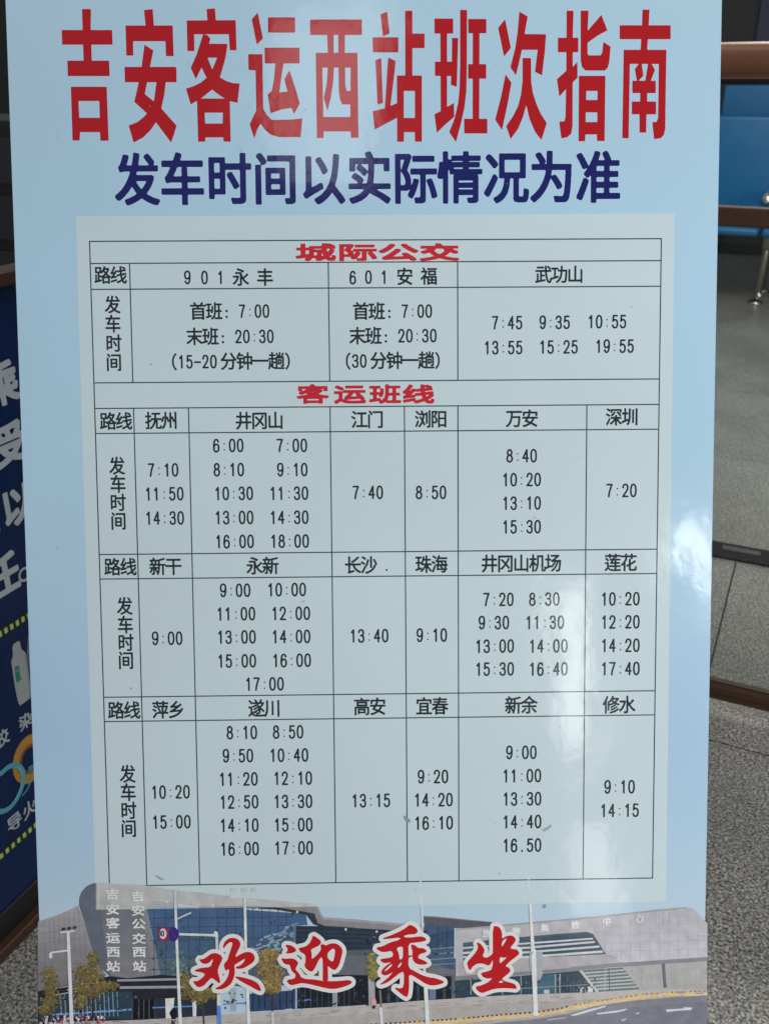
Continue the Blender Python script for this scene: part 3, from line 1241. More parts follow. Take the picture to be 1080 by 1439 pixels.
# plaza
pp([(56, 1436), (150, 1434.5), (200, 1433), (300, 1427), (400, 1420), (513, 1412), (592, 1406), (700, 1399.5), (850, 1393), (898, 1390), (992, 1388), (992, 1470), (56, 1470)], (170, 165, 163))
pp([(300, 1440), (400, 1432), (513, 1424), (592, 1418), (700, 1410), (992, 1398), (992, 1470), (300, 1470)], (160, 156, 154))
pc(1, [(1015, 1045), (1030, 1020), (1045, 1005), (1072, 1025), (1068, 1075), (1058, 1129), (1030, 1129), (1030, 1080)], (22, 24, 34))
for _ in range(150):
    x, y = rnd.uniform(60, 148), rnd.uniform(1428, 1441)
    r = rnd.uniform(.8, 2)
    c = rnd.choice([(196, 196, 204), (40, 36, 46), (70, 60, 70), (178, 90, 96), (214, 214, 220), (30, 32, 44), (120, 112, 122)])
    pp([(x - r, y - r), (x + r, y - r * 1.3), (x + r, y + r), (x - r * .8, y + r * 1.2)], c)
# middle hall roof and glass
pc(4, [(520, 365), (600, 370), (1010, 385), (1010, 400), (745, 400), (745, 510), (740, 720), (560, 660), (500, 560)], (62, 84, 110))
for y0, y1 in ((560, 545), (600, 585), (640, 625), (680, 668)):
    ln(4, 560, y0, 745, y1, 10, (104, 120, 136))
pc(4, [(520, 460), (745, 410), (745, 540), (520, 560)], (54, 74, 100))
ln(4, 620, 385, 615, 560, 6, (40, 54, 74))
ln(4, 690, 390, 688, 560, 6, (40, 54, 74))
pc(4, [(512, 308), (600, 312), (1010, 352), (1090, 366), (1080, 384), (1000, 390), (745, 392), (600, 372), (515, 366)], (84, 84, 92))
pc(4, [(512, 308), (600, 312), (1010, 352), (1010, 358), (600, 322), (514, 318)], (110, 110, 118))
pc(4, [(560, 700), (745, 715), (745, 750), (560, 745)], (104, 108, 116))
# right hall
pp([(640, 1305), (687, 1301), (746, 1295.7), (850, 1286.5), (918, 1278.5), (950, 1275.5), (963, 1274.8), (972, 1276.5), (980, 1283), (987, 1291), (993, 1297), (993, 1345), (874, 1354), (800, 1359.6), (700, 1367), (640, 1376)], (168, 167, 173))
grad([(850, 1290), (918, 1284), (963, 1280), (975, 1285), (993, 1302), (993, 1344), (874, 1353), (852, 1340)], (166, 164, 172), (180, 178, 186))
for x0 in (919, 930, 939):
    pp([(x0, 1278), (x0 + 2.2, 1278), (x0 + 2.6, 1299), (x0 + .2, 1299)], (160, 156, 162))
pp([(640, 1305), (687, 1301), (746, 1295.7), (850, 1286.5), (918, 1278.5), (963, 1274.8), (963, 1276.6), (850, 1288.6), (746, 1298), (640, 1307.4)], (146, 144, 150))
pc(5, [(0, 512), (250, 485), (440, 468), (700, 445), (940, 428), (985, 443), (1035, 520), (1085, 598), (600, 650), (0, 660)], (74, 88, 98))
pc(5, [(600, 470), (940, 436), (980, 450), (1060, 570), (600, 620)], (62, 78, 90))
for a in ((0, 552, 985, 480, 13), (0, 590, 1000, 505, 15), (0, 622, 1035, 540, 15), (0, 655, 1062, 578, 17)):
    ln(5, *a, (186, 190, 196))
pc(5, [(-30, 655), (600, 622), (1090, 598), (1180, 620), (1080, 690), (560, 735), (-30, 780)], (162, 158, 162))
pc(5, [(-60, 765), (560, 722), (1080, 684), (1080, 704), (560, 748), (-60, 800)], (122, 122, 130))
pc(6, [(0, 695), (400, 662), (1040, 620), (1040, 650), (400, 694), (0, 716)], (124, 124, 132))
pc(5, [(-60, 800), (400, 765), (890, 722), (1020, 885), (440, 905), (-60, 930)], (46, 64, 76))
pc(5, [(560, 760), (690, 748), (690, 890), (560, 898)], (62, 98, 116))
for x in (60, 180, 300, 440, 700, 735):
    ln(5, x, 790 - x * .06, x, 905, 12 if x > 600 else 7, (140, 146, 150))
ln(5, 440, 858, 960, 828, 5, (130, 150, 156))
for x in range(450, 960, 26):
    ln(5, x, 800, x, 890, 3, (84, 106, 116))
pc(5, [(890, 850), (930, 848), (930, 888), (890, 890)], (196, 192, 184))
pc(5, [(945, 845), (985, 843), (985, 885), (945, 887)], (200, 196, 188))
pc(5, [(615, 870), (655, 868), (655, 895), (615, 897)], (176, 180, 180))
pc(6, [(85, 722), (400, 698), (530, 865), (215, 885)], (96, 108, 112))
for t in (0.1, .26, .42, .58, .74, .9):
    ln(6, 92 + 125 * t, 728 + 150 * t, 402 + 120 * t, 702 + 158 * t, 12, (168, 170, 170))
ln(6, 265, 705, 265, 878, 8, (150, 152, 152))
ln(6, 296, 705, 300, 878, 8, (80, 92, 96))
pc(6, [(70, 722), (92, 720), (222, 885), (196, 887)], (176, 178, 178))
pc(6, [(400, 694), (1040, 650), (1040, 862), (530, 868)], (158, 158, 158))
for x in (470, 540, 610, 790, 870, 950):
    ln(6, x, 690, x + 8, 860, 5, (148, 148, 148))
pc(6, [(695, 668), (720, 666), (735, 852), (710, 854)], (98, 98, 106))
# road, its markings and the kerb railing
pp([(993, 1396.5), (930, 1402.5), (870, 1408), (835, 1414), (800, 1424), (760, 1431), (700, 1437), (640, 1446), (640, 1475), (993, 1475)], (116, 118, 128))
pp([(993, 1408), (930, 1412), (880, 1416), (830, 1426), (760, 1440), (760, 1475), (993, 1475)], (110, 112, 122))
mk = (188, 192, 202)
pc(6, [(728, 1018), (862, 1010), (862, 1000), (930, 1004), (918, 1022), (862, 1024), (735, 1036)], mk)
pc(6, [(200, 1046), (350, 1026), (440, 1010), (415, 1027), (360, 1040), (212, 1056)], mk)
pc(6, [(0, 1060), (190, 1004), (215, 1006), (30, 1066)], mk)
pc(6, [(390, 1097), (432, 1085), (420, 1098), (396, 1106)], mk)
pc(6, [(498, 1046), (530, 1038), (522, 1049), (502, 1054)], mk)
pc(5, [(815, 1062), (1080, 985), (1080, 1000), (850, 1066)], mk)
pc(5, [(640, 1092), (780, 1075), (770, 1086), (645, 1102)], (160, 164, 174))
rp = [(470, 1446), (513, 1439.5), (560, 1436.5), (600, 1434), (650, 1430.5), (702, 1425.5), (755, 1421.5), (787, 1416.5), (800, 1412.5), (850, 1404.5), (863, 1402.3), (898, 1397.6), (935, 1394), (993, 1392)]
for (x0, y0), (x1, y1) in zip(rp, rp[1:]):
    pp([(x0, y0 + .8), (x1, y1 + .8), (x1, y1 + 6.5), (x0, y0 + 7.5)], (198, 176, 138))
L = 0
for (x0, y0), (x1, y1) in zip(rp, rp[1:]):
    n = max(1, int((x1 - x0) / 6.2))
    for k in range(n):
        t0, t1 = (k + .1) / n, (k + .55) / n
        a = (x0 + (x1 - x0) * t0, y0 + (y1 - y0) * t0)
        b = (x0 + (x1 - x0) * t1, y0 + (y1 - y0) * t1)
        dk_ = (70, 54, 46) if x0 < 790 else (150, 116, 84)
        pp([(a[0], a[1] - .6), (b[0], b[1] - .6), (b[0], b[1] + 1.7), (a[0], a[1] + 1.8)], dk_)
for x in (585, 644, 652, 705, 758, 800, 816, 832, 865, 881, 898, 918, 937, 962):
    yy = np.interp(x, [p[0] for p in rp], [p[1] for p in rp])
    pp([(x, yy - 1), (x + 3.2, yy - 1), (x + 3.2, yy + 7), (x, yy + 7)], (214, 172, 100))
# seams of the cladding, broken reflections in the glass
for k in range(9):
    x = 62 + k * 7
    pp([(x, 1296 - k * 2.5), (x + .5, 1296 - k * 2.5), (x + 4.5, 1385), (x + 4, 1385)], (126, 124, 128))
for k in range(5):
    y = 1312 + k * 14
    pp([(57, y), (118 + k * 3, y - 12 + k * 2), (118 + k * 3, y - 11.4 + k * 2), (57, y + .6)], (118, 116, 121))
for k in range(10):
    x = 858 + k * 13.4
    pp([(x, 1290 - k * .9), (x + .5, 1290 - k * .9), (x + .9, 1352 - k), (x + .4, 1352 - k)], (158, 156, 163))
for k in range(4):
    y = 1300 + k * 11
    pp([(850, y + 3), (990, y - 4 + k * 1.5), (990, y - 3.4 + k * 1.5), (850, y + 3.7)], (160, 158, 165))
for x0, x1, y0, y1, lo, hi, n in ((62, 200, 1396, 1425, 30, 110, 90), (250, 410, 1394, 1416, 40, 84, 50), (415, 515, 1374, 1412, 18, 70, 80), (530, 640, 1378, 1403, 18, 80, 60),
                                  (640, 835, 1374, 1394, 40, 110, 90), (214, 410, 1282, 1368, 60, 96, 120), (418, 600, 1306, 1334, 34, 66, 80), (510, 640, 1310, 1345, 56, 100, 40)):
    for _ in range(n):
        x, y = rnd.uniform(x0, x1), rnd.uniform(y0, y1)
        w_, h_ = rnd.uniform(.8, 4.5), rnd.uniform(.8, 4)
        v_ = rnd.uniform(lo, hi)
        pp([(x, y), (x + w_, y - .3), (x + w_, y + h_), (x, y + h_)], (v_ * .82, v_ * .97, v_ * 1.16))
for _ in range(120):
    x = rnd.uniform(60, 985)
    y0 = np.interp(x, [56, 300, 513, 700, 990], [1437, 1429, 1415, 1403, 1391])
    v_ = rnd.uniform(140, 182)
    y = y0 + rnd.uniform(0, 8)
    pp([(x, y), (x + rnd.uniform(4, 16), y - .4), (x + rnd.uniform(4, 14), y + 1.2), (x, y + 1.2)], (v_, v_ * .97, v_ * .96))
# trees
OL = [(124, 110, 64), (106, 96, 58), (136, 120, 72), (98, 90, 54), (116, 102, 58), (90, 82, 54)]


def tree(k, blobs, n, trunk=None, pal=OL):
    if trunk:
        ln(k, *trunk)
    mean = tuple(sum(c[i] for c in pal) / len(pal) * .92 for i in range(3))
    for cx_, cy_, rx2, ry2 in blobs:
        m_ = 16
        pp(P_(k, [(cx_ + rx2 * .72 * rnd.uniform(.7, 1.15) * math.cos(6.283 * j / m_), cy_ + ry2 * .72 * rnd.uniform(.7, 1.15) * math.sin(6.283 * j / m_)) for j in range(m_)]), mean)
    for _ in range(int(n * 1.8)):
        cx_, cy_, rx2, ry2 = rnd.choice(blobs)
        a, r = rnd.uniform(0, 6.283), math.sqrt(rnd.random()) * 1.22
        x, y = cx_ + rx2 * r * math.cos(a), cy_ + ry2 * r * math.sin(a)
        s = rnd.uniform(5, 15)
        pts = []
        m_ = rnd.randint(4, 6)
        for j in range(m_):
            b_ = 6.283 * j / m_ + rnd.uniform(-.3, .3)
            pts.append((x + s * rnd.uniform(.55, 1.2) * math.cos(b_), y + s * rnd.uniform(.5, 1.1) * math.sin(b_)))
        c = rnd.choice(pal)
        f = rnd.uniform(.88, 1.1) * (1.1 - .28 * (y - (cy_ - ry2)) / (2 * ry2))
        zz = zc[0]
        pp(P_(k, pts), tuple(v * f for v in c), 1e-7)


tree(1, [(110, 760, 55, 60), (120, 850, 50, 80), (110, 960, 70, 60), (80, 1020, 50, 30)], 150, (110, 1000, 110, 1110, 14, (52, 44, 40)))
tree(1, [(440, 640, 35, 50), (350, 740, 50, 60), (440, 760, 70, 70), (560, 840, 60, 35), (340, 850, 50, 60), (430, 880, 80, 60), (340, 960, 40, 50), (470, 850, 60, 50)], 330, (432, 760, 436, 1090, 14, (52, 44, 40)))
tree(2, [(330, 800, 50, 60), (345, 880, 50, 55), (420, 880, 60, 40), (500, 900, 70, 40), (430, 930, 60, 40)], 170, (460, 900, 468, 1129, 13, (70, 60, 52)))
tree(3, [(160, 610, 75, 50), (150, 690, 85, 70), (170, 770, 95, 70), (170, 850, 60, 40)], 300, (180, 860, 178, 1040, 14, (64, 52, 44)), [(138, 118, 72), (150, 128, 80), (120, 102, 62), (106, 90, 58), (144, 124, 80)])
ln(3, 178, 1030, 182, 1140, 18, (188, 190, 196))
tree(3, [(930, 640, 25, 40), (930, 710, 35, 50), (945, 760, 30, 35)], 90, None, [(132, 124, 66), (112, 106, 58), (146, 136, 78)])
ln(3, 992, 870, 1002, 1000, 14, (120, 116, 112))
ln(3, 998, 1000, 1006, 1140, 22, (196, 198, 204))
pc(3, [(925, 940), (950, 920), (966, 960), (955, 1000), (930, 1000)], (196, 150, 148))
pc(3, [(932, 985), (960, 985), (955, 1010), (935, 1010)], (40, 36, 46))
# lamp posts and road signs
PW = (200, 206, 214)
pc(1, [(238, 430), (262, 430), (292, 1140), (264, 1140)], PW)
pc(1, [(248, 430), (255, 430), (280, 1140), (272, 1140)], (216, 220, 228))
pc(1, [(188, 426), (300, 414), (300, 426), (190, 438)], PW)
for x, y in ((215, 408), (258, 402), (300, 396)):
    pc(1, [(x - 16, y - 2), (x - 6, y - 12), (x + 12, y - 12), (x + 14, y + 6), (x - 12, y + 10)], (60, 56, 60))
pc(1, [(110, 578), (245, 562), (245, 575), (115, 592)], PW)
pc(1, [(105, 590), (128, 590), (130, 620), (118, 632), (106, 622)], (206, 210, 216))
pc(2, [(240, 118), (258, 118), (278, 640), (304, 1140), (278, 1140), (258, 640)], PW)
pc(2, [(265, 322), (370, 274), (374, 287), (268, 334)], (176, 186, 198))
pc(2, [(280, 436), (560, 444), (560, 462), (280, 454)], (196, 206, 216))
pc(2, [(543, 432), (556, 418), (574, 432), (578, 466), (545, 466)], (198, 204, 212))
pc(2, [(555, 466), (576, 466), (580, 600), (560, 600)], (180, 190, 200))
pc(2, [(568, 900), (592, 900), (592, 985), (568, 985)], (206, 200, 180))
pc(2, [(566, 985), (594, 985), (602, 1140), (570, 1140)], (84, 132, 196))


def disc(k, cx_, cy_, rx2, ry2, col, n=28):
    pc(k, [(cx_ + rx2 * math.cos(6.2832 * i / n), cy_ + ry2 * math.sin(6.2832 * i / n)) for i in range(n)], col)


pc(2, [(122, 392), (206, 396), (206, 500), (124, 494)], (108, 54, 74))
disc(2, 158, 441, 35, 49, (150, 52, 66))
disc(2, 158, 441, 27, 40, (196, 190, 202))
disc(2, 240, 446, 38, 53, (52, 38, 122))
ln(2, 214, 412, 266, 480, 7, (96, 40, 96))
pc(2, [(768, 160), (788, 160), (796, 560), (822, 1140), (796, 1140), (776, 560)], PW)
pc(2, [(665, 154), (880, 160), (880, 170), (665, 168)], (190, 196, 200))
for x in (695, 775, 850):
    pc(2, [(x - 20, 98), (x + 20, 94), (x + 20, 122), (x - 20, 124)], (140, 150, 152))
pc(4, [(470, -250), (482, -250), (500, 200), (516, 600), (545, 870), (558, 1140), (528, 1140), (515, 870), (498, 400)], PW, 'low')
pc(5, [(486, -190), (496, -190), (506, 100), (545, 560), (568, 1050), (535, 1050), (515, 560), (497, 100)], (204, 210, 216), 'low')
pc(5, [(505, 575), (602, 580), (600, 700), (505, 700)], (150, 158, 166))
pc(5, [(512, 700), (600, 700), (604, 745), (590, 785), (560, 800), (525, 775)], (156, 162, 168))
pc(5, [(540, 560), (552, 560), (568, 1050), (535, 1050), (520, 620)], (208, 214, 222))
disc(5, 552, 1048, 26, 16, (206, 208, 214))
# lettering on the station building
zc[0] += 1e-6
wh = ink((214, 216, 230))


def tiny(s, k, xs_, ys_, em, col=wh, grow=.03):
    for ch_, x, y in zip(s, xs_, ys_):
        px, py = OX[k - 1] + x / 5.4, 1230 + y / 5.4
        c_ = on(px, py)
        s_ = abs(on(px + .5, py)[0] - on(px - .5, py)[0])
        V_, F_ = glyph(ch_, grow)
        I.mesh(V_ * np.array([em[0] / 5.4 * s_, em[1] / 5.4 * s_]) + c_, F_, zc[0], col)


tiny('吉安客运西站', 1, [584, 586, 588, 590, 592, 592], [142, 256, 362, 474, 580, 690], (100, 84))
tiny('吉安公交西站', 1, [776, 780, 784, 786, 788, 790], [158, 266, 368, 480, 580, 690], (100, 82))
tiny('旅游集散中心', 5, [180, 400, 618, 850, 1088, 1335], [440, 425, 398, 376, 349, 328], (62, 62), ink((206, 210, 214)), .04)
tiny('3', 2, [146], [439], (44, 56), ink((66, 56, 92)), .04)
tiny('0', 2, [168], [439], (44, 56), ink((66, 56, 92)), .04)
pic = I.build('station_photo_print', M_PHOTO, tb)
ZTXT = 0.00004
ZSLOGAN = zc[0] + 0.000005

# ------------------------------------------------------------------ table rules
I = Ink()
UC = np.array([-0.354711453, -0.30470678, -0.233915425, -0.050993399, 0.045342585, 0.114914252, 0.28296514, 0.377305155]) * SCALE
VR = -np.array([-0.352604424, -0.324812342, -0.292241101, -0.173344392, -0.140437638, -0.108200411, 0.049534124, 0.08191016, 0.239592006, 0.272415406, 0.497809878]) * SCALE
LW = 0.00068
dark = ink((46, 62, 66))


def hl(r, c0, c1, z):
    I.poly([(UC[c0] - LW, VR[r] - LW), (UC[c1] + LW, VR[r] - LW), (UC[c1] + LW, VR[r] + LW), (UC[c0] - LW, VR[r] + LW)], z, dark)


def vl(c, r0, r1, z):
    I.poly([(UC[c] - LW, VR[r1] + LW), (UC[c] + LW, VR[r1] + LW), (UC[c] + LW, VR[r0] - LW), (UC[c] - LW, VR[r0] - LW)], z, dark)


for r in range(11):
    hl(r, 0, 7, ZTXT)
for c in (0, 7):
    vl(c, 0, 10, ZTXT + 2e-6)
for c in (1, 3, 5):
    vl(c, 1, 3, ZTXT + 2e-6)
for c in (1, 2, 3, 4, 5, 6):
    vl(c, 4, 10, ZTXT + 2e-6)
I.build('table_rules', M_PRINT, sheet)

# ------------------------------------------------------------------ table writing
CELLS = {}


def cell(x, y):
    p = on(x, y)
    r = int(np.sum(VR > p[1])) - 1
    cs_ = [0, 1, 3, 5, 7] if r < 3 else list(range(8))
    c = int(np.sum(UC[cs_] < p[0])) - 1
    return CELLS.setdefault((r, c), Ink())


tk = ink((30, 41, 47))
T = [
    ('路线', 155.6, 387), ('9', 263.4, 390), ('0', 287.5, 390), ('1', 310, 390), ('永', 338.4, 390), ('丰', 372.4, 390),
    ('6', 495.5, 390), ('0', 517.5, 389.5), ('1', 539.6, 389.5), ('安', 568.5, 389), ('福', 602.5, 388.5), ('武功山', 785.4, 386),
    ('首班：7:00', 323.3, 437.5), ('末班：20:30', 323.8, 473), ('(15-20 分钟一趟)', 324.6, 508),
    ('首班：7:00', 551.7, 437.5), ('末班：20:30', 552.5, 472), ('(30 分钟一趟)', 551.7, 507),
    ('7:45', 712, 453.5), ('9:35', 778.8, 453), ('10:55', 852.3, 452), ('13:55', 706.6, 488.5), ('15:25', 784.3, 487.6), ('19:55', 863, 486.5),
    ('路线', 163.2, 592.2), ('抚州', 227, 591.5), ('井冈山', 364.7, 591.5), ('江门', 516, 590), ('浏阳', 605.2, 589.3), ('万安', 733, 588.5), ('深圳', 873.3, 586.3),
    ('7:10', 229.3, 660.4), ('11:50', 231, 694), ('14:30', 231.6, 728),
    ('6:00', 320.7, 626), ('7:00', 410, 626), ('8:10', 321.5, 660), ('9:10', 410.6, 660), ('10:30', 328.5, 693.4), ('11:30', 406, 693.2),
    ('13:00', 329, 727.3), ('14:30', 406.3, 727), ('16:00', 329.7, 761), ('18:00', 407, 760.5), ('7:40', 516.5, 692), ('8:50', 605.2, 692),
    ('8:40', 732.4, 640.5), ('10:20', 732.4, 674), ('13:10', 732.4, 707), ('15:30', 732.4, 740.3), ('7:20', 872.4, 689.3),
    ('路线', 169.4, 797), ('新干', 232.8, 796.5), ('永新', 369, 795.5), ('长沙', 507, 794.5), ('.', 543, 793), ('珠海', 606, 793.3), ('井冈山机场', 732, 792), ('莲花', 871.6, 791),
    ('9:00', 330.4, 829.6), ('10:00', 402.8, 828.6), ('11:00', 331.6, 862.6), ('12:00', 408.6, 862), ('13:00', 332.4, 895.2), ('14:00', 409, 894.6),
    ('15:00', 332.8, 928.8), ('16:00', 409.8, 928), ('17:00', 371.7, 961.2), ('9:00', 235, 897), ('13:40', 518.5, 893.5), ('9:10', 606.3, 892.6),
    ('7:20', 699.7, 842.4), ('8:30', 764.2, 842), ('9:30', 693.4, 875), ('11:30', 765, 874.6), ('13:00', 694.6, 908), ('14:00', 770, 907.8), ('15:30', 694.6, 940.2), ('16:40', 770, 940),
    ('10:20', 871, 841.6), ('12:20', 871, 874), ('14:20', 871, 907), ('17:40', 871, 939.6),
    ('路线', 174.6, 998.5), ('萍乡', 236.7, 997.8), ('遂川', 371.5, 995.6), ('高安', 519.4, 993.3), ('宜春', 606.7, 992.6), ('新余', 731.8, 991.2), ('修水', 869.4, 990.8),
    ('8:10', 339.8, 1029.4), ('8:50', 404.7, 1028.6), ('9:50', 334.3, 1062), ('10:40', 406, 1061.2), ('11:20', 335, 1094.8), ('12:10', 411.4, 1093.6),
    ('12:50', 336, 1127), ('13:30', 411.7, 1126.2), ('14:10', 336.2, 1159.8), ('15:00', 412, 1159), ('16:00', 336.7, 1192.8), ('17:00', 412.5, 1191.6),
    ('10:20', 239.8, 1113), ('15:00', 241, 1155), ('13:15', 521, 1125), ('9:20', 608, 1091.4), ('14:20', 608.7, 1124), ('16:10', 609, 1156.4),
    ('9:00', 732, 1057.4), ('11:00', 732.8, 1090.2), ('13:30', 733, 1122.6), ('14:40', 733, 1154.8), ('16.50', 733, 1187.8),
    ('9:10', 869.8, 1105.8), ('14:15', 870, 1138.8),
]
for s, x, y in T:
    write(cell(x, y), s, x, y, z=ZTXT + 6e-6, col=tk)
for pts in (((158.4, 428.5), (159, 455.5), (160, 482.8), (160.3, 509.6)), ((164.7, 655), (166, 680.6), (166, 706.6), (166.7, 732.6)),
            ((175.4, 852), (176.4, 878.4), (177, 903.4), (177.2, 928.4)), ((179.6, 1088), (180.4, 1113.8), (181, 1139.4), (181.2, 1164.6))):
    for ch_, (x, y) in zip('发车时间', pts):
        write(cell(x, y), ch_, x, y, em=(21.5, 24.5), z=ZTXT + 6e-6, col=tk)
for (r, c), ik in CELLS.items():
    ik.build('row_heading' if c == 0 else 'route_name' if r in (1, 4, 6, 8) else 'departure_times', M_PRINT, sheet)

# red section headings
red2 = ink((176, 34, 46))
for s, xs_, y, em in (('城际公交', (443.4, 501.7, 559.2, 617), 355, (54, 23)), ('客运班线', (439.5, 491.5, 541, 587.5), 554.4, (43, 25.5))):
    I = Ink()
    for ch_, x in zip(s, xs_):
        write(I, ch_, x, y, em=em, z=ZTXT + 6e-6, col=red2, grow=.026)
    I.build('section_heading', M_PRINT, sheet)

# blue second line
I = Ink()
navy = ink((18, 24, 88))
for i, ch_ in enumerate('发车时间以实际情况为准'):
    x = (193, 256.5, 322, 387, 453, 519, 583, 646, 711, 775, 840)[i]
    write(I, ch_, x, 253.5 - i * .35, em=(60, 71), z=ZTXT + 6e-6, col=navy, grow=.028)
I.build('subtitle_lettering', M_PRINT, tb)

